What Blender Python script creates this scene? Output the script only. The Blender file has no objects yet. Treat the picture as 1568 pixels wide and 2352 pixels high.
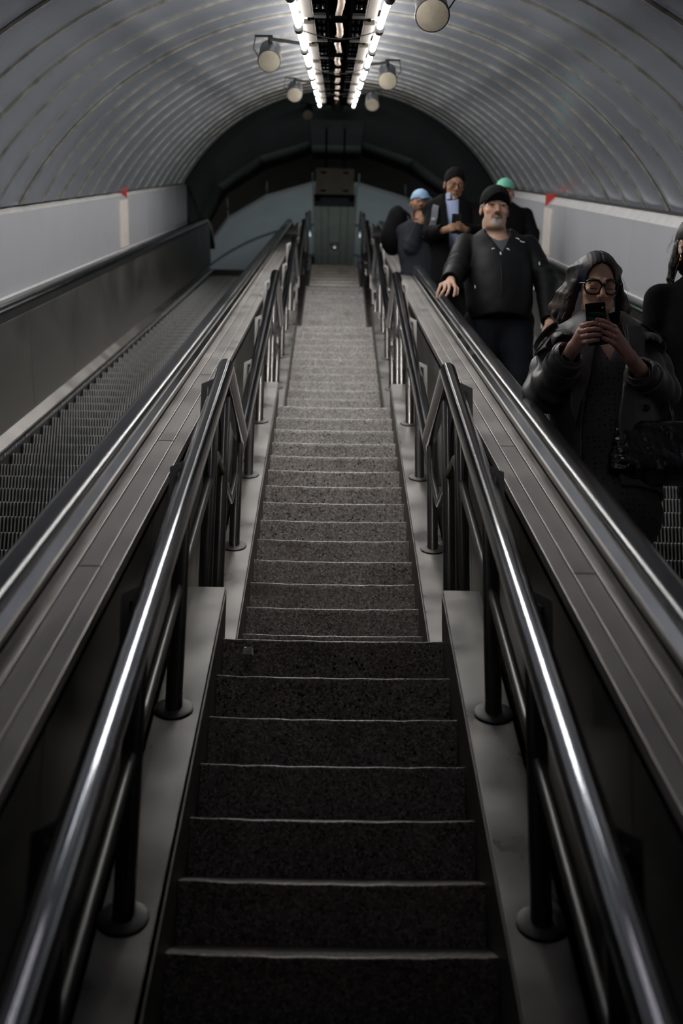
import bpy, math, random
import numpy as np
from mathutils import Vector, Matrix

SC = bpy.context.scene
COL = SC.collection
PI = math.pi

# ------------------------------------------------------------------ camera
F_PX, PITCH, YAW, ROLL = 2779.0, 0.24267647, 0.0104189, 0.0135913
_F = Vector((math.sin(YAW)*math.cos(PITCH), math.cos(YAW)*math.cos(PITCH), math.sin(PITCH)))
_R0 = Vector((math.cos(YAW), -math.sin(YAW), 0.0)); _U0 = _R0.cross(_F)
_c, _s = math.cos(ROLL), math.sin(ROLL)
_R = _R0*_c + _U0*_s; _U = _U0*_c - _R0*_s
cam_data = bpy.data.cameras.new('camera'); cam = bpy.data.objects.new('camera', cam_data); COL.objects.link(cam)
cam_data.sensor_fit = 'VERTICAL'; cam_data.sensor_height = 36.0; cam_data.sensor_width = 24.0
cam_data.lens = F_PX/2352.0*36.0
cam.matrix_world = Matrix(((_R.x, _U.x, -_F.x, -0.0216), (_R.y, _U.y, -_F.y, 0.0), (_R.z, _U.z, -_F.z, 1.4642), (0, 0, 0, 1)))
cam_data.clip_start = 0.05; cam_data.clip_end = 200
cam_data.dof.use_dof = True; cam_data.dof.focus_distance = 4.7; cam_data.dof.aperture_fstop = 2.8
SC.camera = cam

# ------------------------------------------------------------------ world, exposure, big lamps
w = bpy.data.worlds.new('world'); SC.world = w; w.use_nodes = True
w.node_tree.nodes['Background'].inputs[0].default_value = (0.55, 0.6, 0.7, 1); w.node_tree.nodes['Background'].inputs[1].default_value = 0.004
SC.view_settings.view_transform = 'Standard'; SC.view_settings.look = 'None'
SC.view_settings.exposure = 0.0; SC.view_settings.gamma = 1.0
try: SC.view_settings.use_curve_mapping = False
except Exception: pass
TUBE_POWER = 54.0      # emission strength of the fluorescent tubes
TUBE_COL = (1.0, 0.975, 0.93)
HALL_POWER = 19.0      # unseen uplight of the upper hall

# ------------------------------------------------------------------ tunnel coordinates: x, n (square to the slope), a (along the slope)
C3, S3, ZM = math.cos(PI/6), 0.5, -0.3106
def T(x, n, a): return Vector((x, a*C3 - n*S3, ZM + a*S3 + n*C3))

# ------------------------------------------------------------------ helpers
def tag(o, label=None, cat=None, group=None, kind=None):
    if label: o['label'] = label
    if cat: o['category'] = cat
    if group: o['group'] = group
    if kind: o['kind'] = kind
    return o
def empty(name, loc, label=None, cat=None, group=None, kind=None, parent=None):
    o = bpy.data.objects.new(name, None); COL.objects.link(o); o.location = loc; o.empty_display_size = 0.1
    if parent: o.parent = parent
    return tag(o, label, cat, group, kind)
def origin_of(o):
    v = Vector((0, 0, 0))
    while o is not None: v += Vector(o.location); o = o.parent
    return v

class MB:
    def __init__(s): s.v = []; s.f = []; s.mi = []
    def add(s, vs, fs, mi=0):
        b = len(s.v); s.v.extend([tuple(v) for v in vs]); s.f.extend([tuple(b+i for i in f) for f in fs]); s.mi.extend([mi]*len(fs)); return s
    def hexa(s, p, mi=0):   # p: 8 points, bottom 4 then top 4
        return s.add(p, [(0,3,2,1),(4,5,6,7),(0,1,5,4),(1,2,6,5),(2,3,7,6),(3,0,4,7)], mi)
    def box(s, x0, x1, y0, y1, z0, z1, mi=0):
        return s.hexa([(x0,y0,z0),(x1,y0,z0),(x1,y1,z0),(x0,y1,z0),(x0,y0,z1),(x1,y0,z1),(x1,y1,z1),(x0,y1,z1)], mi)
    def boxT(s, x0, x1, n0, n1, a0, a1, mi=0):
        return s.hexa([T(x0,n0,a0),T(x1,n0,a0),T(x1,n0,a1),T(x0,n0,a1),T(x0,n1,a0),T(x1,n1,a0),T(x1,n1,a1),T(x0,n1,a1)], mi)
    def sweep(s, rings, closed=True, caps=True, mi=0):
        n = len(rings[0]); vs = [v for r in rings for v in r]; fs = []
        m = n if closed else n-1
        for i in range(len(rings)-1):
            for j in range(m):
                k = (j+1) % n
                fs.append((i*n+j, i*n+k, (i+1)*n+k, (i+1)*n+j))
        if caps and closed:
            fs.append(tuple(range(n-1, -1, -1))); b = (len(rings)-1)*n; fs.append(tuple(b+j for j in range(n)))
        return s.add(vs, fs, mi)
    def prismT(s, prof, a0, a1, mi=0, caps=True):   # prof: (x, n) loop swept along the slope
        return s.sweep([[T(x, n, a0) for x, n in prof], [T(x, n, a1) for x, n in prof]], True, caps, mi)
    def tube(s, path, r, seg=16, caps=True, mi=0, rr=None):
        path = [Vector(p) for p in path]; rings = []; ref = None
        for i, p in enumerate(path):
            t0 = (p-path[i-1]).normalized() if i > 0 else None
            t1 = (path[i+1]-p).normalized() if i < len(path)-1 else None
            if t0 is None: t = t1; k = 1; bend = None
            elif t1 is None: t = t0; k = 1; bend = None
            else:
                t = (t0+t1).normalized(); ch = max(0.3, t.dot(t0)); k = 1/ch; bend = (t1-t0)
                bend = bend.normalized() if bend.length > 1e-5 else None
            if ref is None:
                ref = Vector((1,0,0)) if abs(t.x) < 0.9 else Vector((0,0,1))
            u = (ref - t*ref.dot(t)).normalized(); w_ = t.cross(u); ref = u
            ri = rr[i] if rr else r
            ring = []
            for j in range(seg):
                th = 2*PI*j/seg; d = u*math.cos(th) + w_*math.sin(th)
                if bend is not None: d = d + bend*(d.dot(bend))*(k-1)
                ring.append(p + d*ri)
            rings.append(ring)
        return s.sweep(rings, True, caps, mi)
    def cyl(s, p0, p1, r0, r1=None, seg=20, caps=True, mi=0):
        return s.tube([p0, p1], r0, seg, caps, mi, [r0, r0 if r1 is None else r1])
    def lathe(s, c, axis, prof, seg=24, mi=0):   # prof: (r, h) along axis from c
        axis = Vector(axis).normalized(); ref = Vector((1,0,0)) if abs(axis.x) < 0.9 else Vector((0,0,1))
        u = (ref-axis*ref.dot(axis)).normalized(); w_ = axis.cross(u); c = Vector(c)
        return s.sweep([[c + axis*h + (u*math.cos(2*PI*j/seg)+w_*math.sin(2*PI*j/seg))*max(r,1e-4) for j in range(seg)] for r, h in prof], True, True, mi)
    def build(s, name, mats, parent=None, smooth=None, bevel=0, label=None, at=None, subs=0):
        me = bpy.data.meshes.new(name)
        org = origin_of(parent) if parent is not None else Vector((0,0,0))
        loc = Vector(at)-org if at is not None else Vector((0,0,0))
        off = org+loc
        me.from_pydata([(v[0]-off.x, v[1]-off.y, v[2]-off.z) for v in s.v], [], s.f)
        if not isinstance(mats, (list, tuple)): mats = [mats]
        for m in mats: me.materials.append(m)
        if len(mats) > 1: me.polygons.foreach_set('material_index', s.mi)
        me.validate()
        o = bpy.data.objects.new(name, me); COL.objects.link(o); o.location = loc
        if parent is not None: o.parent = parent
        if smooth is not None:
            me.polygons.foreach_set('use_smooth', [True]*len(me.polygons))
            if smooth > 0:
                try: me.set_sharp_from_angle(angle=math.radians(smooth))
                except Exception: pass
        if bevel:
            b = o.modifiers.new('bevel', 'BEVEL'); b.width = bevel; b.segments = 2; b.limit_method = 'ANGLE'; b.angle_limit = math.radians(40)
        if label: o['label'] = label
        return o

def copy_tree(o, loc, parent=None, label=None, group=None):
    c = o.copy(); COL.objects.link(c); c.parent = parent
    if loc is not None: c.location = loc
    if label: c['label'] = label
    if group: c['group'] = group
    for ch in o.children: copy_tree(ch, None, c)
    return c

# ------------------------------------------------------------------ materials
def _nodes(name):
    m = bpy.data.materials.new(name); m.use_nodes = True; nt = m.node_tree; return m, nt, nt.nodes['Principled BSDF']
def mat(name, col, rough=0.5, metal=0.0, var=0.0, vscale=8.0, bump=0.0, bscale=40.0, stretch=(1,1,1), rvar=0.0, coat=0.0, emis=None, estr=0.0, spec=None, dirt=None):
    m, nt, b = _nodes(name)
    b.inputs['Base Color'].default_value = (*col, 1); b.inputs['Roughness'].default_value = rough; b.inputs['Metallic'].default_value = metal
    if coat: b.inputs['Coat Weight'].default_value = coat
    if spec is not None: b.inputs['Specular IOR Level'].default_value = spec
    if emis: b.inputs['Emission Color'].default_value = (*emis, 1); b.inputs['Emission Strength'].default_value = estr
    if var or bump or rvar or dirt:
        tc = nt.nodes.new('ShaderNodeTexCoord'); mp = nt.nodes.new('ShaderNodeMapping'); mp.inputs['Scale'].default_value = stretch
        nt.links.new(tc.outputs['Object'], mp.inputs['Vector'])
    if var or rvar or dirt:
        n = nt.nodes.new('ShaderNodeTexNoise'); n.inputs['Scale'].default_value = vscale; n.inputs['Detail'].default_value = 5
        nt.links.new(mp.outputs[0], n.inputs['Vector'])
    if var or dirt:
        r = nt.nodes.new('ShaderNodeValToRGB'); e = r.color_ramp.elements
        lo = dirt if dirt else tuple(c*(1-var) for c in col); hi = col if dirt else tuple(min(1, c*(1+var)) for c in col)
        e[0].position = 0.3; e[1].position = 0.7; e[0].color = (*lo, 1); e[1].color = (*hi, 1)
        nt.links.new(n.outputs['Fac'], r.inputs[0]); nt.links.new(r.outputs[0], b.inputs['Base Color'])
    if rvar:
        mr = nt.nodes.new('ShaderNodeMapRange'); mr.inputs['To Min'].default_value = max(0.02, rough-rvar); mr.inputs['To Max'].default_value = rough+rvar
        mr.inputs['From Min'].default_value = 0.3; mr.inputs['From Max'].default_value = 0.7
        nt.links.new(n.outputs['Fac'], mr.inputs['Value']); nt.links.new(mr.outputs[0], b.inputs['Roughness'])
    if bump:
        n2 = nt.nodes.new('ShaderNodeTexNoise'); n2.inputs['Scale'].default_value = bscale; n2.inputs['Detail'].default_value = 4
        nt.links.new(mp.outputs[0], n2.inputs['Vector'])
        bp = nt.nodes.new('ShaderNodeBump'); bp.inputs['Strength'].default_value = bump; bp.inputs['Distance'].default_value = 0.01
        nt.links.new(n2.outputs['Fac'], bp.inputs['Height']); nt.links.new(bp.outputs[0], b.inputs['Normal'])
    return m

def terrazzo(name, base, wear):
    m, nt, b = _nodes(name); L = nt.links.new
    tc = nt.nodes.new('ShaderNodeTexCoord')
    def noise(sc, det=4):
        n = nt.nodes.new('ShaderNodeTexNoise'); n.inputs['Scale'].default_value = sc; n.inputs['Detail'].default_value = det; L(tc.outputs['Object'], n.inputs['Vector']); return n
    def vor(sc):
        v = nt.nodes.new('ShaderNodeTexVoronoi'); v.inputs['Scale'].default_value = sc; L(tc.outputs['Object'], v.inputs['Vector']); return v
    def ramp(stops):
        r = nt.nodes.new('ShaderNodeValToRGB'); e = r.color_ramp.elements
        e[0].position, e[0].color = stops[0][0], (*stops[0][1], 1); e[1].position, e[1].color = stops[1][0], (*stops[1][1], 1)
        for p, c in stops[2:]: x = e.new(p); x.color = (*c, 1)
        return r
    def mix(fac, a, c, mode='MIX'):
        x = nt.nodes.new('ShaderNodeMix'); x.data_type = 'RGBA'; x.blend_type = mode
        if isinstance(fac, float): x.inputs[0].default_value = fac
        else: L(fac, x.inputs[0])
        for s_, v in ((x.inputs[6], a), (x.inputs[7], c)):
            if isinstance(v, tuple): s_.default_value = (*v, 1)
            else: L(v, s_)
        return x.outputs[2]
    n1 = noise(3.0, 6); r1 = ramp([(0.35, tuple(c*0.75 for c in base)), (0.65, wear)]); L(n1.outputs['Fac'], r1.inputs[0])
    v1 = vor(170.0); r2 = ramp([(0.0, (1,1,1)), (0.12, (0,0,0))])
    # chips: voronoi cells coloured by their cell value
    cr = ramp([(0.0, (0.015,0.014,0.013)), (0.16, (0.10,0.09,0.085)), (0.22, base), (0.8, wear), (0.9, tuple(min(1,c*1.7) for c in wear))])
    sep = nt.nodes.new('ShaderNodeSeparateColor'); L(v1.outputs['Color'], sep.inputs[0]); L(sep.outputs[0], cr.inputs[0])
    c1 = mix(0.7, r1.outputs[0], cr.outputs[0])
    v2 = vor(60.0); sep2 = nt.nodes.new('ShaderNodeSeparateColor'); L(v2.outputs['Color'], sep2.inputs[0])
    r3 = ramp([(0.13, (1,1,1)), (0.14, (0,0,0))]); L(sep2.outputs[1], r3.inputs[0])
    r4 = ramp([(0.25, (1,1,1)), (0.35, (0,0,0))]); L(v2.outputs['Distance'], r4.inputs[0])
    mm = mix(1.0, r3.outputs[0], r4.outputs[0], 'MULTIPLY')
    c2 = mix(mm, c1, (0.012,0.011,0.010))
    # brown stains with a shape of their own
    n3 = noise(5.0, 5); r5 = ramp([(0.56, (0,0,0)), (0.74, (0.55,0.55,0.55))]); L(n3.outputs['Fac'], r5.inputs[0])
    c3 = mix(r5.outputs[0], c2, (0.13,0.085,0.055))
    L(c3, b.inputs['Base Color']); b.inputs['Roughness'].default_value = 0.30
    bp = nt.nodes.new('ShaderNodeBump'); bp.inputs['Strength'].default_value = 0.25; bp.inputs['Distance'].default_value = 0.004
    n4 = noise(60.0, 4); L(n4.outputs['Fac'], bp.inputs['Height']); L(bp.outputs[0], b.inputs['Normal'])
    return m

M = {}
M['terrazzo'] = terrazzo('terrazzo', (0.225,0.198,0.175), (0.43,0.392,0.365))
M['tread'] = terrazzo('terrazzo_shaded', (0.06,0.055,0.05), (0.11,0.10,0.095))  # darker copy for the treads: their lack of light put into the colour
M['floor'] = mat('floor_stone', (0.05,0.047,0.044), 0.5, var=0.3, vscale=5)
M['steel'] = mat('polished_steel', (0.50,0.51,0.54), 0.12, 1.0, rvar=0.03, vscale=3, stretch=(1,0.4,0.4))
M['post'] = mat('post_steel', (0.46,0.44,0.42), 0.24, 1.0, rvar=0.05, vscale=6)
M['kerb'] = mat('kerb_steel', (0.235,0.225,0.215), 0.34, 1.0, var=0.18, vscale=5, rvar=0.1, bump=0.05, bscale=6)
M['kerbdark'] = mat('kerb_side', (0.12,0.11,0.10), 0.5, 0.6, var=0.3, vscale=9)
M['deck'] = mat('deck_steel', (0.40,0.375,0.35), 0.42, 1.0, var=0.12, vscale=4, rvar=0.06)
M['bracket'] = mat('bracket_steel', (0.40,0.39,0.37), 0.45, 0.15, var=0.1)
M['panel'] = mat('panel_steel', (0.22,0.215,0.20), 0.42, 0.9, var=0.15, vscale=2.5, rvar=0.06)
M['darkpanel'] = mat('dark_panel', (0.10,0.095,0.088), 0.45, 0.5, var=0.2, vscale=3)
M['rubber'] = mat('handrail_rubber', (0.030,0.031,0.033), 0.20, 0.0, rvar=0.05, vscale=2.2, bump=0.02, bscale=30, spec=0.5)
M['chrome'] = mat('chrome', (0.7,0.7,0.72), 0.12, 1.0, rvar=0.04, vscale=5)
M['black'] = mat('black_paint', (0.006,0.006,0.006), 0.55, spec=0.2)
M['blackmetal'] = mat('black_metal', (0.03,0.03,0.03), 0.42, 0.3, var=0.3, vscale=12)
M['tray'] = mat('tray_black', (0.0008,0.0008,0.0008), 0.9, spec=0.0)
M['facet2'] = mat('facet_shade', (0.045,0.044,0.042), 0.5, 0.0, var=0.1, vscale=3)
M['lowrail'] = mat('lower_rail_steel', (0.20,0.195,0.19), 0.32, 1.0)
M['stepmetal'] = mat('step_metal', (0.50,0.49,0.47), 0.42, 0.7, var=0.3, vscale=14, rvar=0.1)
M['stepgap'] = mat('step_gap', (0.02,0.02,0.02), 0.7)
M['vault'] = mat('vault_metal', (0.47,0.505,0.58), 0.22, 0.6, var=0.04, vscale=0.8, rvar=0.03, bump=0.035, bscale=1.1)
M['seam'] = mat('vault_seam', (0.50,0.475,0.42), 0.35, 0.6, var=0.35, vscale=14)
M['gap'] = mat('vault_gap', (0.02,0.018,0.015), 0.8)
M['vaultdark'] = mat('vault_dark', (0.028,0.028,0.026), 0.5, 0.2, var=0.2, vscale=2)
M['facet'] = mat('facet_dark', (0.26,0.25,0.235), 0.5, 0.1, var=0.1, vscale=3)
M['wall'] = mat('white_wall', (0.52,0.525,0.55), 0.26, 0.1, var=0.03, vscale=1.2, bump=0.02, bscale=2)
M['coping'] = mat('coping', (0.60,0.59,0.58), 0.35, 0.1, var=0.12, vscale=7, bump=0.15, bscale=9)
M['hall'] = mat('hall_vault', (0.30,0.325,0.325), 0.5, 0.0, var=0.08, vscale=1.5)
M['halltrim'] = mat('hall_trim', (0.10,0.11,0.10), 0.5, var=0.2, vscale=4)
M['trough'] = mat('hall_trough', (0.16,0.165,0.14), 0.5, var=0.1, vscale=3)
M['red'] = mat('red_paint', (0.62,0.05,0.04), 0.4)
M['reflector'] = mat('reflector', (0.030,0.025,0.021), 0.6, spec=0.1)
M['tubedim'] = mat('dim_tube', (1,1,1), 0.3, emis=(1,0.93,1), estr=5.0)
M['tubeoff'] = mat('unlit_tube', (0.7,0.7,0.68), 0.3)
M['plate'] = mat('base_plate_steel', (0.035,0.034,0.032), 0.45, 0.3)
M['tube'] = mat('lamp_tube', (1,1,1), 0.3, emis=TUBE_COL, estr=TUBE_POWER)
M['cloth_disc'] = mat('speaker_cloth', (0.24,0.21,0.165), 0.7, var=0.12, vscale=30, bump=0.1, bscale=300)
M['pipe'] = mat('pipe_lagging', (0.17,0.12,0.09), 0.6, var=0.3, vscale=8)
M['cable'] = mat('cable', (0.008,0.008,0.008), 0.5, spec=0.2)
M['signbox'] = mat('sign_box', (0.50,0.46,0.38), 0.5, var=0.15, vscale=5)
M['marker'] = mat('marker_strip', (0.75,0.68,0.62), 0.4, var=0.1, vscale=12)

M['whitescrap'] = mat('white_scrap', (0.4,0.4,0.4), 0.7)
# ================================================================== the setting
RISE, RUN, PER, FLH = 0.1445, 0.201036, 3.50665, 2.023
Y0 = 1.4305; HW = 0.3743; TF = RISE/RUN
UZ, UY = 9.970, 17.869           # upper hall floor and where it begins
A_END = 18.25                    # end of the lit vault
VR, VX = 2.45, 0.06              # vault radius and centre

# floors
o = MB().box(-2.3, 2.3, -3.0, Y0+0.02, -0.12, 0.0).build('floor', M['floor']); tag(o, kind='structure')
o = MB().box(-2.9, 2.9, UY+0.25, 26.0, UZ-0.12, UZ-0.001).build('floor', M['floor']); tag(o, kind='structure')

# lit vault: curved metal sheets between raised seams
def arc_pts(R, n0, k, cx=VX):
    th0 = math.asin(n0/R); return [(cx + R*math.cos(t), R*math.sin(t)) for t in [th0 + (PI-2*th0)*i/k for i in range(k+1)]]
vault = empty('ceiling', T(0, 2.45, 8), kind='structure')
PA, PW = 9.55, 0.593             # phase and width of the sheets
kmin = int((-1.5-PA)/PW); kmax = int((A_END-PA)/PW)
rnd = random.Random(4)
outer = arc_pts(VR+0.05, 1.25, 48); mb = MB()
mb.sweep([[T(x, n, a) for x, n in outer] for a in (PA+kmin*PW, PA+kmax*PW)], False, False).build('backing', M['gap'], vault, smooth=30)
for k in range(kmin, kmax):
    a0 = PA+k*PW; a1 = a0+PW
    dr = rnd.uniform(-0.003, 0.003); tl_ = rnd.uniform(-0.007, 0.007)
    prof = [(0.009, 0.0), (0.05, -0.003), (0.3, -0.009), (PW-0.05, -0.003), (PW-0.008, 0.001)]
    rings = [[T(x, n, a0+d) for x, n in arc_pts(VR+r+dr+tl_*(d/PW-0.5), 1.24, 64)] for d, r in prof]
    MB().sweep(rings, False, False).build('ceiling_panel', M['vault'], vault, smooth=40)
    prof = [(-0.008, 0.002), (-0.007, -0.011), (0.002, -0.012), (0.003, 0.02)]
    rings = [[T(x, n, a0+d) for x, n in arc_pts(VR+r+dr*0.3, 1.24, 64)] for d, r in prof]
    MB().sweep(rings, False, False).build('seam', M['seam'], vault, smooth=40)

# side walls: white panels with a tilted coping
for s, nm in ((-1, 'left'), (1, 'right')):
    wl = empty('wall_'+nm, T(s*2.07, 0.7, 8), kind='structure')
    a = -2.6; k = 0
    while a < A_END-0.1:
        b = min(a+1.22, A_END)
        MB().boxT(s*2.07, s*2.16, 0.60, 1.19, a+0.004, b-0.004).build('wall_panel', M['wall'], wl, bevel=0.003)
        a += 1.22
    MB().prismT([(s*2.065, 1.192), (s*2.125, 1.262), (s*2.2, 1.262), (s*2.2, 1.19)][::s], -2.6, A_END).build('coping', M['coping'], wl)
    MB().prismT([(s*2.11, 1.262), (s*2.11, 1.275), (s*2.2, 1.275), (s*2.2, 1.262)][::s], -2.6, A_END).build('shadow_gap', M['gap'], wl)
    MB().prismT([(s*2.045, 0.60), (s*2.045, 0.665), (s*2.075, 0.70), (s*2.16, 0.70), (s*2.16, 0.60)][::s], -2.6, A_END).build('wall_ledge', M['coping'], wl)
    MB().boxT(s*2.05, s*2.2, -0.6, 0.60, -2.6, A_END+1.3).build('wall_base', M['darkpanel'], wl)
    st = MB().boxT(s*2.060, s*2.072, 0.71, 1.15, 12.80, 13.24).build('trim_1' if s < 0 else 'trim_2', M['marker']); tag(st, kind='structure')
    tri = MB(); P = [T(s*2.14, 1.285, 12.95), T(s*2.02, 1.285, 12.95), T(s*2.02, 1.165, 12.95)]
    Q_ = [v+(T(0, 0, 0.006)-T(0, 0, 0)) for v in P]
    tri.add(P+Q_, [(0,1,2),(5,4,3),(0,3,4,1),(1,4,5,2),(2,5,3,0)])
    o = tri.build('warning_marker', M['red']); tag(o, 'small red triangular marker on the %s wall coping' % nm, 'marker')

# dark end of the tunnel and polygonal portal of the upper hall
dark = empty('ceiling', T(0, 2.4, 18.6), kind='structure')
ring0 = [T(x, n, A_END) for x, n in arc_pts(VR+0.012, 1.24, 64)]
upper = [(2.35, 10.4), (2.32, 11.35), (2.05, 11.97), (1.35, 12.53), (0.45, 12.85), (-0.45, 12.85), (-1.35, 12.53), (-2.05, 11.97), (-2.32, 11.35), (-2.35, 10.4)]
def resample(poly, ts):
    L = [0]; 
    for i in range(len(poly)-1): L.append(L[-1]+math.dist(poly[i], poly[i+1]))
    out = []
    for t in ts:
        d = t*L[-1]; i = max(j for j in range(len(L)) if L[j] <= d+1e-9); i = min(i, len(poly)-2)
        f = (d-L[i])/(L[i+1]-L[i]); out.append(tuple(poly[i][c]+(poly[i+1][c]-poly[i][c])*f for c in range(len(poly[0]))))
    return out
up_s = upper
low_ang = []
N_ = len(ring0)
tx = resample([(x, z) for x, z in upper[1:-1]], [i/(N_-1) for i in range(N_)])
ring3 = [Vector((x, 19.0, z)) for x, z in tx]
rings = []
for f in (0, 0.33, 0.66, 1.0):
    g = f*f*(3-2*f)*0.25 + f*0.75
    rings.append([p.lerp(q, g) + Vector((0, 0, 0.06*math.sin(PI*g))) for p, q in zip(ring0, ring3)])
rings_dark = rings
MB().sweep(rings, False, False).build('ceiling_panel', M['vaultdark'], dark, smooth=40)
mid_p = [(2.27, 10.2), (2.25, 11.4), (1.925, 12.07), (1.24, 12.565), (0.435, 12.87), (-0.435, 12.87), (-1.23, 12.566), (-1.925, 12.07), (-2.25, 11.4), (-2.27, 10.2)]
low_p = [(2.24, 10.0), (2.24, 11.06), (1.88, 11.63), (1.245, 12.08), (0.41, 12.34), (-0.41, 12.34), (-1.225, 12.07), (-1.887, 11.63), (-2.25, 11.06), (-2.27, 10.0)]
for i in range(9):
    (x0, z0), (x1, z1) = up_s[i], up_s[i+1]; (x2, z2), (x3, z3) = mid_p[i+1], mid_p[i]
    g = 0.012*(1 if x0 > x1 else -1)
    e = lambda xa, xb: (xa-0.008, xb+0.008) if xa > xb+0.02 else (xa, xb)
    xa, xb = e(x0, x1); xc, xd = e(x3, x2)
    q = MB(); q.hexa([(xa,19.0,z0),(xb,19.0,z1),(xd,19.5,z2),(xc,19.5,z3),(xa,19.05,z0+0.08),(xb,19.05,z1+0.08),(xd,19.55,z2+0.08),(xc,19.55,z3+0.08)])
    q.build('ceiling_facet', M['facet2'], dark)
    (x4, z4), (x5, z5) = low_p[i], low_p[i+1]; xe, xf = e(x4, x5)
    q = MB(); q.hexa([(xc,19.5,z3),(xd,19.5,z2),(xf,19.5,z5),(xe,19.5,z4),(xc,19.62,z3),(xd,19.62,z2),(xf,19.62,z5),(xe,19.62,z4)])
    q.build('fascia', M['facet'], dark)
# side walls of the dark end
for s in (-1, 1):
    q = MB(); b0 = T(s*2.12+VX, 1.24, A_END)
    q.add([T(s*2.12+VX*0, 1.26, A_END), T(s*2.12, -0.3, A_END), (s*2.35, 19.0, 9.6), (s*2.32, 19.0, 11.4)], [(0,1,2,3)] if s < 0 else [(3,2,1,0)])
    q.add([(s*2.35, 19.0, 9.6), (s*2.35, 19.0, 11.4), (s*2.27, 19.5, 11.4), (s*2.27, 19.5, 9.6)], [(0,1,2,3)])
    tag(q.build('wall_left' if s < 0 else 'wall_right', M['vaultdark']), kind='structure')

# barrel vault of the upper hall
hall = empty('ceiling', (0, 21.5, 12.6), kind='structure')
def hring(y, R=3.6, zc=9.02): return [Vector((R*math.cos(t), y, zc+R*math.sin(t))) for t in [0.26 + (PI-0.52)*i/48 for i in range(49)]]
ys = [19.62, 20.0, 21.6, 22.9, 24.4]
for i in range(4):
    MB().sweep([hring(ys[i]+0.02), hring(ys[i+1]-0.02)], False, False).build('ceiling_panel', M['hall'], hall, smooth=30)
    MB().sweep([hring(ys[i+1]-0.022, 3.6), hring(ys[i+1]-0.022, 3.57), hring(ys[i+1]+0.022, 3.57), hring(ys[i+1]+0.022, 3.6)], False, False).build('seam', M['halltrim'], hall, smooth=30)
MB().box(-0.42, 0.40, 19.7, 24.4, 12.56, 12.70).build('ceiling_trough', M['trough'], hall, bevel=0.01)
for x in (-0.26, -0.13, 0.1, 0.24):
    MB().box(x-0.012, x+0.012, 19.7, 24.4, 12.548, 12.56).build('trough_rib', M['halltrim'], hall)
tag(MB().box(-3.6, 3.6, 24.4, 24.5, 9.9, 12.9).build('wall_back', M['hall']), kind='structure')
tag(MB().box(-3.62, -3.5, 19.6, 24.4, 9.9, 10.4).build('wall_left', M['hall']), kind='structure')
tag(MB().box(3.5, 3.62, 19.6, 24.4, 9.9, 10.4).build('wall_right', M['hall']), kind='structure')
# lower lobby walls behind the camera
tag(MB().box(-2.3, 2.3, -3.1, -3.0, -0.1, 3.2).build('wall_back', M['black']), kind='structure')
tag(MB().box(-2.3, 2.3, -3.0, -0.6, 2.6, 2.7).build('ceiling', M['vaultdark']), kind='structure')

# ================================================================== the stairs
stairs = empty('staircase', (0, Y0, 0), 'long straight terrazzo staircase climbing between the two escalators', 'staircase')
rs = random.Random(11)
def step_mesh(y, z, depth, first=False):
    """one step: riser, worn rounded nosing and tread"""
    mb = MB(); K = 18; w0 = rs.uniform(0.0035, 0.006); ph = rs.uniform(0, 6)
    wob = [0.0009*math.sin(ph+i*1.7)+0.0006*math.sin(ph*2+i*3.9) for i in range(K+1)]
    rings = []
    for i in range(K+1):
        x = -HW + 2*HW*i/K; u = x/HW; sag = -w0*(1-u*u)**0.8 + wob[i] if abs(u) < 1 else wob[i]
        rr = 0.004+0.003*(1-u*u)
        pr = [(y+0.003, z-RISE-0.02), (y+0.003, z-0.05), (y+0.001, z-0.03)]
        for t in (0, 0.25, 0.5, 0.75, 1):
            a = PI + (-PI/2)*t
            pr.append((y+rr+rr*math.cos(a), z-rr+rr*math.sin(a)+sag))
        pr += [(y+0.08, z+sag*0.6), (y+depth, z-0.002), (y+depth, z-RISE-0.02)]
        rings.append([Vector((x, p, q)) for p, q in pr])
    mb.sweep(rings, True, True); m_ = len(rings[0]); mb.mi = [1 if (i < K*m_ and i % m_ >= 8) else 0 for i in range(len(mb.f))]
    mb.add([(-HW, y+0.004, z-0.02), (-HW, y+0.004, z-0.021), (-HW, y+0.005, z-0.02)], [(0, 1, 2)], 1); return mb
for f in range(5):
    n = 14 if f < 4 else 13
    for i in range(n):
        y = Y0+f*PER+i*RUN; z = f*FLH+(i+1)*RISE
        if i == n-1:
            dep = (PER-13*RUN+0.012) if f < 4 else 0.45
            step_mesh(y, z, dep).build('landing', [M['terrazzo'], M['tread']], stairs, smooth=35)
        else:
            step_mesh(y, z, RUN+0.012).build('step', [M['terrazzo'], M['tread']], stairs, smooth=35)
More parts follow.
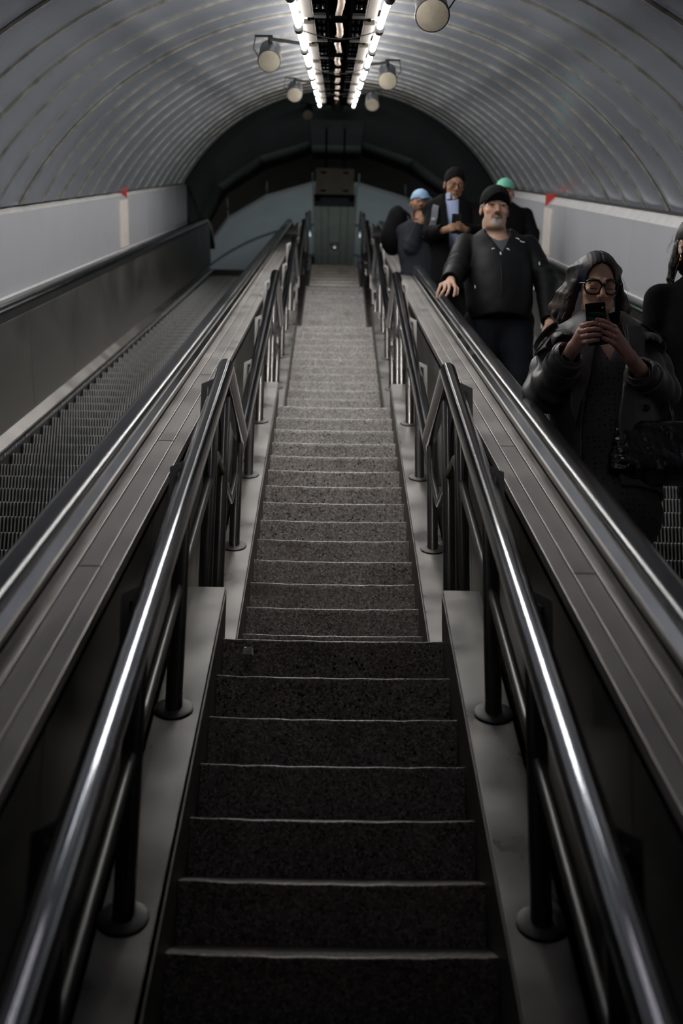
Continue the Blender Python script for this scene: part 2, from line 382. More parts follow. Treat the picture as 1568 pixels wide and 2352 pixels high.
# steel kerbs along both sides of every flight
for s in (-1, 1):
    for f in range(5):
        yb = Y0+f*PER; ye = yb+(13 if f < 4 else 12)*RUN+0.05; zl = lambda y: f*FLH+RISE+TF*(y-yb)
        ya = yb-0.36 if f else yb-0.6
        x0, x1 = s*(HW-0.002), s*0.503; h = 0.148
        pts = []
        for y in (ya, ye):
            zb = max(f*FLH-0.02, zl(y)-0.20); pts.append([(x0, y, zb), (x1, y, zb), (x1, y, zl(y)+h), (x0, y, zl(y)+h)])
        a_, b_ = pts
        mb = MB(); mb.sweep([a_, b_] if s < 0 else [b_, a_])
        mb.build('kerb', M['kerb'], stairs, bevel=0.0035)
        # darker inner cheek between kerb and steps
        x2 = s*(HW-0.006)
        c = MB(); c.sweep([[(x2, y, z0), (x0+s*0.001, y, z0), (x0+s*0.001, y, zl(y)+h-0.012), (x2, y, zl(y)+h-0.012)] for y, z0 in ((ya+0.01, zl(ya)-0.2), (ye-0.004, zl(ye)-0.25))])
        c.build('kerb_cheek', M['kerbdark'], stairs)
    # low plinth between landings and the escalator side
    for f in range(1, 5):
        ya = Y0+(f-1)*PER+13*RUN+0.05; yb = Y0+f*PER-0.36
        MB().box(min(s*HW, s*0.503), max(s*HW, s*0.503), ya, yb, f*FLH-0.12, f*FLH+0.004).build('landing_edge', M['kerbdark'], stairs)

# ================================================================== handrails of the stairs
def zflight(y):   # height of the nosing line, level over the landings
    t = y-Y0; f = min(4, max(0, int(t//PER))); u = t-f*PER
    return f*FLH+RISE+TF*u if u < 13*RUN else (f+1)*FLH
def rail_path(X, h, y_start, y_end):
    pts = [(X, y_start, RISE+TF*(y_start-Y0)+h)]
    for f in range(5):
        # sloping rail tops out just past the landing edge, runs level, then starts up again
        yt = Y0+f*PER+(13 if f < 4 else 12)*RUN+BEND; zt = f*FLH+RISE+TF*(yt-Y0-f*PER)+h
        pts.append((X, yt, zt))
        if f < 4:
            yn = Y0+(f+1)*PER + (zt-((f+1)*FLH+RISE+h))/TF + (0.17 if h > 0.7 else 0.0)
            pts.append((X, yn, zt))
    pts.append((X, y_end, pts[-1][2])); return pts
BEND = 0.33
post_ys = {0: [2.02, 2.74, 3.44, 4.17, 4.63]}
for f in range(1, 5): post_ys[f] = [f*PER+v for v in (1.862, 2.627, 3.39, 4.17, 4.63)]
for s, nm in ((-1, 'left'), (1, 'right')):
    hr = empty('stair_handrail', (s*0.44, Y0, 0), 'polished steel tube handrail along the %s side of the stairs' % nm, 'handrail')
    up = rail_path((0.425 if s > 0 else -0.427), 0.850, 0.75, 19.0); lo = rail_path(s*0.45, 0.50, 0.75, 18.9)
    MB().tube(up, 0.032, 24).build('top_rail', M['steel'], hr, smooth=50)
    MB().tube(lo, 0.015, 16)  .build('lower_rail', M['lowrail'], hr, smooth=50)
    def zr(path, y):
        for p, q in zip(path, path[1:]):
            if p[1] <= y <= q[1]: return p[2]+(q[2]-p[2])*(y-p[1])/(q[1]-p[1])
        return path[-1][2]
    for f in range(5):
        for y in post_ys[f]:
            if y > 18.3: continue
            u = (y-Y0) % PER; on_kerb = u < 13*RUN+0.03 and not (f == 4 and y > UY+0.05)
            zb = (zflight(y)+0.148) if on_kerb else (zflight(y)+0.012 if y < UY else UZ)
            x = s*0.45
            p = MB().cyl((x, y, zb-0.02), (x, y, zr(up, y)-0.012), 0.0245, seg=20).build('post', M['post'], hr, smooth=50)
            if on_kerb:
                ax = Vector((0, -TF, 1)).normalized()
                MB().lathe((x, y, zb+0.001), ax, [(0.056, -0.004), (0.056, 0.004), (0.052, 0.006), (0.026, 0.007)], 24).build('base_plate', M['plate'], p, smooth=35)
            # mitred flat bracket from the rail to the outer side
            if f*PER+1.5 < y:
                zt = zr(up, y+0.02); xo = s*0.495; yb = y+0.02
                b = MB(); wd = 0.014
                def bar(p0, p1, hx):
                    pass
                A = [(s*0.437, zt+0.022), (xo, zt-0.006), (xo, zt-0.30), (xo-s*0.022, zt-0.30), (xo-s*0.022, zt-0.02), (s*0.437, zt+0.002)]
                r0 = [Vector((px, yb-wd, pz)) for px, pz in A]; r1 = [Vector((px, yb+wd, pz)) for px, pz in A]
                b.sweep([r0, r1] if s > 0 else [r1, r0]).build('bracket', M['bracket'], hr, bevel=0.002)

# ================================================================== escalators
XC = 1.358
def escalator(s, nm, lab):
    es = empty('escalator', T(s*XC, -0.15, 2.0), lab, 'escalator')
    mir = lambda P: [(s*x, n) for x, n in P][::(1 if s > 0 else -1)]
    A0, A1 = -1.2, 19.9                 # straight part of the balustrades
    def sweep_path(prof, name, m, a0=A0, a1=A1, smooth=None, bevel=0, curve=True):
        """profile (x,n) along the slope, then bending to level at the upper end"""
        st = []
        for a in (a0, a1): st.append((a, 0.0))
        rings = [[T(x, n, a) for x, n in prof] for a in (a0, a1)]
        if curve:
            base = T(0, 0, a1)
            ang = 30.0; y, z = base.y, base.z
            for k in range(1, 7):
                ang -= 5; r_ = math.radians(ang+2.5); y += 0.13*math.cos(r_); z += 0.13*math.sin(r_)
                q = math.radians(ang)
                rings.append([Vector((x, y-n*math.sin(q), z+n*math.cos(q))) for x, n in prof])
            rings.append([Vector((x, y+0.35, z+n)) for x, n in prof])
        mb = MB(); mb.sweep(rings, True, True); return mb.build(name, m, es, smooth=smooth, bevel=bevel)
    # two balustrades: near the stairs and beside the wall
    for near in (True, False):
        X = (lambda x: x) if near else (lambda x: 2*XC-x)
        g = 1 if near else -1
        def PR(P): 
            Q = [(X(x), n) for x, n in P]
            if not near: Q = Q[::-1]
            return mir(Q)
        belt = [(0.667,0.668),(0.668,0.682),(0.675,0.692),(0.69,0.697),(0.722,0.697),(0.737,0.692),(0.744,0.682),(0.745,0.668),(0.735,0.664),(0.735,0.676),(0.677,0.676),(0.677,0.664)]
        sweep_path(PR(belt), 'handrail_belt', M['rubber'], smooth=50)
        sweep_path(PR([(0.652,0.640),(0.652,0.650),(0.664,0.660),(0.680,0.674),(0.732,0.674),(0.748,0.655),(0.748,0.640)]), 'handrail_guide', M['chrome'], smooth=35)
        sweep_path(PR([(0.664,0.585),(0.664,0.642),(0.744,0.642),(0.744,0.585)]), 'guide_cove', M['blackmetal'])
        # inner side: panels, sloping deck, skirt
        a = 8.72-1.3*7
        while a < A1+0.9:
            a2 = min(a+1.3, A1+0.55)
            if a2 > A0:
                p = PR([(0.72,0.585),(0.745,0.585),(0.752,-0.055),(0.72,-0.055)])
                MB().prismT(p, max(a, A0)+0.003, a2-0.003).build('inner_panel', M['panel'], es, bevel=0.002)
            a += 1.3
        sweep_path(PR([(0.74,-0.055),(0.752,-0.045),(0.812,-0.085),(0.812,-0.11),(0.74,-0.11)]), 'inner_deck', M['deck'], smooth=None)
        sweep_path(PR([(0.80,-0.11),(0.814,-0.095),(0.822,-0.105),(0.822,-0.125),(0.80,-0.125)]), 'skirt_strip', M['chrome'])
        sweep_path(PR([(0.79,-0.125),(0.818,-0.125),(0.818,-0.36),(0.79,-0.36)]), 'skirt_panel', M['blackmetal'])
    # deck between stairs and handrail
    sweep_path(mir([(0.519,0.575),(0.519,0.604),(0.5615,0.604),(0.5615,0.575)]), 'deck_edge', M['deck'], bevel=0.0015)
    a = 3.627-1.356*4
    while a < A1+0.9:
        a2 = min(a+1.356, A1+0.9)
        MB().prismT(mir([(0.5645,0.585),(0.5645,0.603),(0.6195,0.603),(0.6195,0.585)]), a+0.003, a2-0.003).build('deck_panel', M['deck'], es, bevel=0.0015)
        a += 1.356
    sweep_path(mir([(0.6225,0.575),(0.6225,0.603),(0.660,0.603),(0.664,0.595),(0.664,0.575)]), 'deck_strip', M['deck'], bevel=0.0015)
    sweep_path(mir([(0.53,0.540),(0.53,0.585),(0.665,0.585),(0.665,0.540)]), 'deck_underside', M['black'])
    # upright dark cladding on the stair side, in sheets
    a = -1.5
    while a < A1+1.2:
        y0 = a*C3; y1 = min((a+1.356)*C3, 18.0)
        zt = lambda y: ZM+0.57735*y+0.655
        q = MB(); xa, xb = sorted((s*0.53, s*0.548))
        lo = lambda y: ZM+0.57735*y-0.75
        P = [(xa,y0+.003,lo(y0)),(xb,y0+.003,lo(y0)),(xb,y1-.003,lo(y1)),(xa,y1-.003,lo(y1)),(xa,y0+.003,zt(y0)),(xb,y0+.003,zt(y0)),(xb,y1-.003,zt(y1)),(xa,y1-.003,zt(y1))]
        q.hexa(P).build('side_panel', M['darkpanel'], es)
        a += 1.356
    # outer fillet towards the wall
    sweep_path(mir([(2.047,0.60),(2.047,0.63),(2.056,0.63),(2.056,0.60)]), 'wall_fillet', M['deck'], curve=False, a1=18.3)
    # steps with cleated risers and treads
    PITCH_A = 0.2596; sr = PITCH_A*S3; sd = PITCH_A*C3; n_cl = 60; x0, x1 = 0.824, 1.892; pw = (x1-x0)/n_cl
    mb = MB(); prof = []
    for i in range(n_cl):
        xx = x0+i*pw; prof += [(xx, 0.0), (xx+pw*0.38, 0.0), (xx+pw*0.42, 0.009), (xx+pw*0.96, 0.009)]
    prof.append((x1, 0.0))
    rows = [(0.010, -sr-0.01), (0.002, -sr*0.6), (0.0, -0.006), (0.006, 0.0), (sd*0.5, 0.0), (sd+0.042, 0.0)]
    rings = []
    for k, (yy, zz) in enumerate(rows):
        ring = []
        for x, g in prof:
            if k < 3: ring.append(Vector((s*x, yy+g, zz)))
            elif k == 3: ring.append(Vector((s*x, yy+g*0.7, zz-g)))
            else: ring.append(Vector((s*x, yy, zz-g)))
        rings.append(ring)
    mb.sweep(rings, False, False); nj = len(prof)-1; mb.mi = [0 if (i % nj) % 4 == 0 else 1 for i in range(len(mb.f))]
    first = None; RC = 6.0; yc = 18.08; tl = RC*math.tan(PI/12)
    ystart = yc-tl*C3; s_start = (ystart-T(0, -0.135, -0.49).y)/C3; arc_len = RC*PI/6; p0 = T(0, -0.135, -0.49)
    def on_path(d):
        if d <= s_start: return Vector((0, p0.y+d*C3, p0.z+d*S3))
        t = min((d-s_start)/RC, PI/6); q = PI/6-t
        y = p0.y+s_start*C3 + RC*(math.sin(PI/6)-math.sin(q)); z = p0.z+s_start*S3 + RC*(math.cos(q)-math.cos(PI/6))
        return Vector((0, y+max(0, d-s_start-arc_len), z))
    k = 0
    while k*PITCH_A < s_start+arc_len+0.2:
        p = on_path(k*PITCH_A)
        if first is None:
            mb2 = MB(); mb2.v = [(v[0], v[1]+p.y, v[2]+p.z) for v in mb.v]; mb2.f = mb.f; mb2.mi = mb.mi
            first = mb2.build('step', [M['stepmetal'], M['stepgap']], es, at=(0, p.y, p.z))
        else:
            c = first.copy(); COL.objects.link(c); c.parent = es; c.location = p-origin_of(es)
        k += 1
    pe = on_path(k*PITCH_A)
    MB().box(min(s*x0, s*x1), max(s*x0, s*x1), pe.y-0.02, pe.y+1.4, pe.z-0.04, pe.z+0.004).build('comb_plate', M['stepmetal'], es)
    # rounded ends of the balustrades
    for xx in (0.706, 2*XC-0.706):
        pass
    return es
escalator(-1, 'left', 'empty escalator on the left with ribbed steps and steel panels')
escalator(1, 'right', 'escalator on the right carrying a row of people down')

# ================================================================== fluorescent lamps under the crown
def lamp_fixture(s, a, lab, first):
    x = s*0.19-0.012; n = 2.15; L = 1.18
    if first is not None:
        d = T(0, 0, a)-T(0, 0, first[1])
        return copy_tree(first[0], Vector(first[0].location)+d, label=lab)
    r = empty('ceiling_light', T(x, n+0.05, a), lab, 'lamp', 'fluorescent tubes under the crown, %s row' % ('left' if s < 0 else 'right'))
    MB().boxT(x-s*0.045-0.026, x-s*0.045+0.026, n+0.025, n+0.05, a+0.14, a+L-0.14).build('housing', M['reflector'], r, bevel=0.004)
    MB().tube([T(x, n, a+0.07), T(x, n, a+L-0.07)], 0.0145, 14).build('tube', M['tube'], r, smooth=40)
    for aa in (a+0.035, a+L-0.035):
        MB().tube([T(x, n-0.008, aa-0.035), T(x, n-0.008, aa+0.035)], 0.022, 12).build('lamp_holder', M['black'], r, smooth=40)
    MB().boxT(x-s*0.1-0.03, x-s*0.1+0.12, n+0.048, n+0.075, a-0.02, a+0.1).build('bracket', M['black'], r)
    return r
for s, nm in ((-1, 'left'), (1, 'right')):
    first = None; N = 10
    for k in range(N):
        a = 15.25-1.18*(k+1)
        pos = ['farthest up the tunnel', 'second from the far end', 'third from the far end', 'fourth from the far end', 'fifth from the far end', 'sixth from the far end', 'seventh from the far end', 'eighth from the far end', 'nearest in view', 'overhead and nearest the camera'][k]
        o = lamp_fixture(s, a, 'lit fluorescent tube lamp of the %s row, %s' % (nm, pos), first)
        if first is None: first = (o, a)
        if k == 8:      # this one has gone out
            o['label'] = 'unlit fluorescent tube lamp of the %s row, just above the top of the view' % nm
            for ch in o.children:
                if ch.name.startswith('tube'): ch.data = ch.data.copy(); ch.data.materials[0] = M['tubeoff']
        if k == 9:      # an old dim tube
            for ch in o.children:
                if ch.name.startswith('tube'): ch.data = ch.data.copy(); ch.data.materials[0] = M['tubedim']

# cable trays, lagged pipe and cables between the lamp rows
A_L, A_H = 1.6, 16.4
for s, nm in ((-1, 'left'), (1, 'right')):
    t = empty('cable_tray', T(s*0.09-0.012, 2.3, 9), 'black ladder cable tray beside the %s lamp row' % nm, 'cable tray')
    xc = s*0.10-0.012
    for dx in (-0.045, 0.045):
        MB().boxT(xc+dx-0.006, xc+dx+0.006, 2.19, 2.25, A_L, A_H).build('side_rail', M['tray'], t)
    a = A_L+0.1
    while a < A_H: MB().boxT(xc-0.045, xc+0.045, 2.195, 2.207, a, a+0.03).build('rung', M['tray'], t); a += 0.3
    for j in range(3):
        rj = random.Random(j*7+s); pts = []
        a = A_L
        while a <= A_H: pts.append(T(xc+(j-1)*0.026+rj.uniform(-.004,.004), 2.217+rj.uniform(-.003,.006), a)); a += 0.45
        MB().tube(pts, 0.009, 8).build('cable', M['cable'], t, smooth=60)
pp = empty('lagged_pipe', T(-0.012, 2.2, 9), 'beige lagged pipe running up the middle of the crown', 'pipe')
rp = random.Random(3); a = A_L; pts = []
while a <= 15.6: pts.append(T(-0.012+0.007*math.sin(a*5.1)+rp.uniform(-.003,.003), 2.205+0.004*math.sin(a*3), a)); a += 0.1
MB().tube(pts, 0.0175, 12).build('pipe', M['pipe'], pp, smooth=60)
a = A_L+0.4
while a < 15.6:
    MB().boxT(-0.05, 0.026, 2.18, 2.19, a, a+0.20).build('hanger', M['tray'], pp); MB().boxT(-0.05, -0.042, 2.18, 2.259, a, a+0.03).build('hanger_strap', M['tray'], pp)
    a += 0.98
tag(MB().boxT(-0.17, 0.146, 2.26, 2.285, A_L, A_H).build('service_panel', M['tray']), 'black backing board above the trays along the tunnel crown', 'panel')
for aa in (7.4, 9.9, 12.6):
    pts = [T(-0.19+0.38*i/12-0.012, 2.175-0.035*math.sin(PI*i/12), aa+0.05*math.sin(PI*i/12)) for i in range(13)]
    o = MB().tube(pts, 0.003, 6).build('hanging_cable', M['cable'], smooth=60); tag(o, 'thin black cable sagging across the crown at the %s' % {7.4:'near end', 9.9:'middle', 12.6:'far end'}[aa], 'cable')

# loudspeakers on arms beside the lamps
def speaker(x, a, s, lab):
    c = T(x, 2.13, a); ax = (T(0, 0, 0)-T(0, 0.55, 1)).normalized()
    r = empty('loudspeaker', c, lab, 'loudspeaker', None)
    MB().lathe(c, ax, [(0.035, -0.165), (0.058, -0.16), (0.066, -0.145), (0.068, 0.0), (0.072, 0.002), (0.072, 0.012), (0.066, 0.014)], 28).build('drum', M['blackmetal'], r, smooth=35)
    MB().lathe(c+ax*0.013, ax, [(0.066, 0.0), (0.066, 0.003), (0.03, 0.006), (0.001, 0.007)], 28).build('speaker_face', M['cloth_disc'], r, smooth=35)
    top = T(x, 2.26, a+0.07)
    MB().tube([T(x, 2.2, a+0.07), top, T(x*0.5, 2.235, a+0.09)], 0.011, 8).build('arm', M['black'], r, smooth=40)
    MB().boxT(min(x-s*0.02, x+s*0.09), max(x-s*0.02, x+s*0.09), 2.265, 2.277, a+0.02, a+0.04).build('yoke', M['black'], r)
    MB().tube([T(x+s*0.085, 2.27, a+0.03), T(x+s*0.1, 2.2, a+0.06), T(x+s*0.06, 2.14, a+0.09)], 0.003, 6).build('speaker_cable', M['cable'], r, smooth=40)
for x, a, s, lab in ((-0.432, 8.75, -1, 'round loudspeaker left of the lamps, larger and nearer of two'), (-0.40, 12.55, -1, 'round loudspeaker left of the lamps, smaller and farther one'),
                     (-0.385, 17.4, -1, 'unlit far loudspeaker on the dark ceiling beyond the left lamps'),
                     (0.368, 6.22, 1, 'large round loudspeaker at the top edge, right of the lamps'), (0.358, 10.35, 1, 'tan round loudspeaker right of the lamps, middle of three'),
                     (0.36, 14.2, 1, 'small tan loudspeaker right of the lamps, farthest of three')):
    speaker(x, a, s, lab)

# back of the sign box hanging at the head of the stairs
sb = empty('hanging_sign', (-0.02, 17.5, 11.45), 'dark sign box hanging over the head of the stairs, seen from behind', 'sign')
q = MB(); x0, x1 = -0.325, 0.29
q.hexa([(x0,17.5,10.99),(x1,17.5,10.985),(x1,17.72,10.99),(x0,17.72,10.99),(x0,17.42,11.43),(x1,17.42,11.42),(x1,17.64,11.42),(x0,17.64,11.43)]); q.build('box', M['signbox'], sb, bevel=0.008)
MB().box(x0-0.02, x1+0.02, 17.46, 17.76, 10.93, 10.985).build('bottom_frame', M['black'], sb, bevel=0.004)
for x in (x0+0.04, x1-0.04):
    MB().box(x-0.035, x+0.035, 17.46, 17.6, 10.87, 10.935).build('foot', M['black'], sb, bevel=0.006)
    MB().cyl((x+(0.12 if x < 0 else -0.12), 17.58, 11.40), (x+(0.12 if x < 0 else -0.12), 17.58, 12.35), 0.016, seg=10).build('hanger_rod', M['black'], sb, smooth=40)
for x in (-0.2, 0.16):
    for z in (11.35, 11.06): MB().box(x-0.045, x+0.045, 17.405+(11.43-z)*0.18, 17.43+(11.43-z)*0.18, z-0.012, z+0.012).build('clip', M['black'], sb)
# crown box above the sign
cps = [T(0, 2.44, 18.0)] + [ (rings_dark[i][N_//2]+Vector((0,0,-0.05))) for i in range(len(rings_dark)) ] + [Vector((0, 19.0, 12.80)), Vector((0, 19.5, 12.82))]
q = MB(); q.sweep([[Vector((x, p.y+dy, p.z+dz)) for x, dy, dz in ((-0.43,0,-0.03),(0.43,0,-0.03),(0.43,-0.02,0.06),(-0.43,-0.02,0.06))] for p in cps], True, True)
tag(q.build('trim_3', M['facet2']), kind='structure')

# dome lamp on the hall ceiling and dark fitting beside it
dl = empty('dome_lamp', (0, 22.4, 12.55), 'small dark dome lamp on the upper hall ceiling', 'lamp')
MB().lathe((0, 22.4, 12.56), (0, 0, -1), [(0.085, 0), (0.085, 0.03), (0.07, 0.07), (0.04, 0.1), (0.005, 0.11)], 20).build('dome', M['chrome'], dl, smooth=40)
MB().lathe((0, 22.4, 12.565), (0, 0, -1), [(0.1, 0), (0.1, 0.012), (0.085, 0.014)], 20).build('base_ring', M['black'], dl, smooth=40)
tag(MB().box(-0.60, -0.42, 22.95, 23.5, 12.30, 12.60).build('ceiling_box', M['black']), 'black box fixed to the left of the upper hall ceiling', 'box')

# fill light added at the end of the lamp rows to brighten the top flight
sl = empty('fill_spot', T(0, 2.16, 16.9), 'dark round fill light added at the far end between the lamp rows', 'lamp')
c_ = T(0, 2.2, 16.9); d_ = (Vector((0, 17.0, 8.9))-c_).normalized()
MB().lathe(c_-d_*0.12, d_, [(0.03, 0), (0.06, 0.01), (0.075, 0.05), (0.08, 0.12), (0.076, 0.12), (0.07, 0.06), (0.01, 0.05)], 24).build('housing', M['blackmetal'], sl, smooth=35)
MB().tube([c_-d_*0.1, T(0, 2.42, 16.95)], 0.012, 8).build('stem', M['black'], sl, smooth=40)
ld = bpy.data.lights.new('fill_spot_lamp', 'SPOT'); ld.energy = 55; ld.spot_size = math.radians(62); ld.spot_blend = 0.6; ld.shadow_soft_size = 0.06; ld.color = (1.0, 0.95, 0.88)
lo_ = bpy.data.objects.new('fill_spot_lamp', ld); COL.objects.link(lo_); lo_.location = c_+d_*0.02; lo_.rotation_euler = d_.to_track_quat('-Z', 'Y').to_euler()
# unseen area light just above the upper hall floor, facing up
def area(name, loc, rot, size, sy, power, col):
    l = bpy.data.lights.new(name, 'AREA'); l.shape = 'RECTANGLE'; l.size = size; l.size_y = sy; l.energy = power; l.color = col
    o = bpy.data.objects.new(name, l); COL.objects.link(o); o.location = loc; o.rotation_euler = rot; return o
area('hall_light', (0, 21.2, 10.02), (PI, 0, 0), 3.0, 1.2, HALL_POWER, (0.85, 0.95, 1.0))

# litter on the steps
o = MB().box(0.218, 0.248, 3.036, 3.0425, 1.197, 1.209).build('paper_scrap', M['whitescrap']); tag(o, 'tiny grey paper scrap on a dark riser low on the right of the stairs', 'litter')
o = MB().hexa([(-0.300,3.99,1.965),(-0.268,3.99,1.962),(-0.265,4.02,1.966),(-0.297,4.02,1.968),(-0.297,3.995,1.985),(-0.272,3.993,1.99),(-0.268,4.025,1.988),(-0.295,4.022,1.992)]).build('paper_scrap', mat('scrap', (0.55,0.55,0.35), 0.7, dirt=(0.6,0.6,0.58), vscale=60)); tag(o, 'small crumpled yellow and white paper scrap on the landing edge', 'litter')
# ================================================================== people: implicit surfaces meshed with surface nets
V = lambda *a: np.array(a, float)
def smin(a, b, k):
    h = np.clip(0.5+0.5*(b-a)/k, 0, 1); return b*(1-h)+a*h-k*h*(1-h)
def smax(a, b, k): return -smin(-a, -b, k)
def cap(P, a, b, ra, rb=None):
    a = np.asarray(a, float); b = np.asarray(b, float); rb = ra if rb is None else rb
    d = b-a; t = np.clip(((P-a)@d)/max(d@d, 1e-9), 0, 1)
    return np.sqrt(((P-a-t[:, None]*d)**2).sum(1)) - (ra+(rb-ra)*t)
def ell(P, c, r, R=None):
    q = P-np.asarray(c, float)
    if R is not None: q = q@R
    r = np.asarray(r, float); k0 = np.sqrt(((q/r)**2).sum(1)); k1 = np.sqrt(((q/(r*r))**2).sum(1))+1e-9
    return k0*(k0-1)/k1
def box3(P, c, r, R=None, rad=0.0):
    q = P-np.asarray(c, float)
    if R is not None: q = q@R
    q = np.abs(q)-np.asarray(r, float)+rad
    return np.sqrt((np.maximum(q, 0)**2).sum(1))+np.minimum(q.max(1), 0)-rad
def wob(P, f, seed=0, n=5):
    r = np.random.RandomState(seed); o = np.zeros(len(P))
    for i in range(n):
        k = r.normal(size=3); k = k/np.linalg.norm(k)*f*r.uniform(0.6, 1.6); o += np.sin(P@k+r.uniform(0, 6))
    return o/n
def surfnet(fn, lo, hi, h):
    lo = np.asarray(lo, float); hi = np.asarray(hi, float)
    n = np.maximum(np.ceil((hi-lo)/h).astype(int)+1, 4); m = 4
    cn = (n-1)//m+2
    g = [lo[i]+np.arange(cn[i])*h*m for i in range(3)]
    C_ = np.stack(np.meshgrid(*g, indexing='ij'), -1).reshape(-1, 3)
    Fc = fn(C_).reshape(cn)
    near = np.abs(Fc) < h*m*1.9
    idx = [np.minimum(((np.arange(n[i])+m//2)//m), cn[i]-1) for i in range(3)]
    F = Fc[np.ix_(*idx)].copy(); mask = near[np.ix_(*idx)]
    ii = np.argwhere(mask)
    for s in range(0, len(ii), 400000):
        q = ii[s:s+400000]; F[q[:, 0], q[:, 1], q[:, 2]] = fn(lo+q*h)
    acc = np.zeros(tuple(n-1)+(3,)); cnt = np.zeros(tuple(n-1)); cr = []
    for ax in range(3):
        sl0 = [slice(None)]*3; sl1 = [slice(None)]*3; sl0[ax] = slice(0, -1); sl1[ax] = slice(1, None)
        F0, F1 = F[tuple(sl0)], F[tuple(sl1)]; e = np.argwhere((F0 < 0) != (F1 < 0))
        f0 = F0[e[:, 0], e[:, 1], e[:, 2]]; f1 = F1[e[:, 0], e[:, 1], e[:, 2]]
        p = e.astype(float); p[:, ax] += f0/(f0-f1)
        o1, o2 = [i for i in range(3) if i != ax]
        ok = (e[:, o1] > 0) & (e[:, o1] < n[o1]-1) & (e[:, o2] > 0) & (e[:, o2] < n[o2]-1)
        for d1 in (0, 1):
            for d2 in (0, 1):
                c = e.copy(); c[:, o1] -= d1; c[:, o2] -= d2
                k = (c[:, o1] >= 0) & (c[:, o2] >= 0) & (c[:, o1] < n[o1]-1) & (c[:, o2] < n[o2]-1)
                np.add.at(acc, (c[k, 0], c[k, 1], c[k, 2]), p[k]); np.add.at(cnt, (c[k, 0], c[k, 1], c[k, 2]), 1)
        cr.append((ax, o1, o2, e[ok], f0[ok] < 0))
    cells = np.argwhere(cnt > 0); vid = -np.ones(tuple(n-1), int); vid[cells[:, 0], cells[:, 1], cells[:, 2]] = np.arange(len(cells))
    vs = lo+h*acc[cells[:, 0], cells[:, 1], cells[:, 2]]/cnt[cells[:, 0], cells[:, 1], cells[:, 2]][:, None]
    fs = []
    for ax, o1, o2, e, neg in cr:
        def c(d1, d2):
            q = e.copy(); q[:, o1] -= d1; q[:, o2] -= d2; return vid[q[:, 0], q[:, 1], q[:, 2]]
        quad = np.stack([c(1, 1), c(0, 1), c(0, 0), c(1, 0)], 1)
        flip = neg if ax != 1 else ~neg
        quad[~flip] = quad[~flip][:, ::-1]; fs.append(quad)
    return vs, np.concatenate(fs)
def sculpt(name, chunks, m, parent, col=None, label=None, smooth_it=0, top=None):
    """chunks: list of (fn, lo, hi, h); they become ONE mesh"""
    VS, FS, b = [], [], 0
    for fn, lo, hi, h in chunks:
        v, f = surfnet(fn, lo, hi, h); VS.append(v); FS.append(f+b); b += len(v)
    v = np.concatenate(VS); f = np.concatenate(FS)
    me = bpy.data.meshes.new(name); org = np.array(origin_of(parent)) if parent is not None else np.zeros(3)
    if top is not None: org = np.array(top, float)
    me.from_pydata((v-org).tolist(), [], f.tolist()); me.polygons.foreach_set('use_smooth', [True]*len(f)); me.materials.append(m)
    if col is not None:
        c = np.ones((len(v), 4)); c[:, :3] = col(v); at = me.color_attributes.new('Col', 'FLOAT_COLOR', 'POINT'); at.data.foreach_set('color', c.ravel().astype(np.float32))
    o = bpy.data.objects.new(name, me); COL.objects.link(o)
    if parent is not None: o.parent = parent
    if top is not None: o.location = top
    if label: o['label'] = label
    if smooth_it:
        s = o.modifiers.new('smooth', 'SMOOTH'); s.iterations = smooth_it; s.factor = 0.5
    return o
def attr_mat(name, rough=0.5, spec=0.5, sss=0.0, bump=0, bscale=200):
    m, nt, b = _nodes(name); a = nt.nodes.new('ShaderNodeAttribute'); a.attribute_name = 'Col'
    nt.links.new(a.outputs['Color'], b.inputs['Base Color']); b.inputs['Roughness'].default_value = rough; b.inputs['Specular IOR Level'].default_value = spec
    if sss: b.inputs['Subsurface Weight'].default_value = sss; b.inputs['Subsurface Radius'].default_value = (0.01, 0.004, 0.002); b.inputs['Subsurface Scale'].default_value = 0.5
    if bump:
        tc = nt.nodes.new('ShaderNodeTexCoord'); n2 = nt.nodes.new('ShaderNodeTexNoise'); n2.inputs['Scale'].default_value = bscale; n2.inputs['Detail'].default_value = 4
        nt.links.new(tc.outputs['Object'], n2.inputs['Vector']); bp = nt.nodes.new('ShaderNodeBump'); bp.inputs['Strength'].default_value = bump; bp.inputs['Distance'].default_value = 0.004
        nt.links.new(n2.outputs['Fac'], bp.inputs['Height']); nt.links.new(bp.outputs[0], b.inputs['Normal'])
    return m
M['skin'] = attr_mat('skin', 0.55, 0.22, 0.05, 0.12, 260)
M['hair'] = attr_mat('hair', 0.42, 0.22, 0, 0.3, 120)
def rot_head(pitch, yaw=0.0, roll=0.0):
    """columns: local x, y (backwards), z (up) in world; pitch > 0 looks down, yaw > 0 turns to the picture's right"""
    c, s = math.cos(pitch), math.sin(pitch); Rx = np.array([[1,0,0],[0,c,-s],[0,s,c]]).T
    Rx = np.array([[1,0,0],[0,c,-s],[0,s,c]])
    c, s = math.cos(yaw), math.sin(yaw); Rz = np.array([[c,-s,0],[s,c,0],[0,0,1]])
    c, s = math.cos(roll), math.sin(roll); Ry = np.array([[c,0,s],[0,1,0],[-s,0,c]])
    return Rz@Rx@Ry
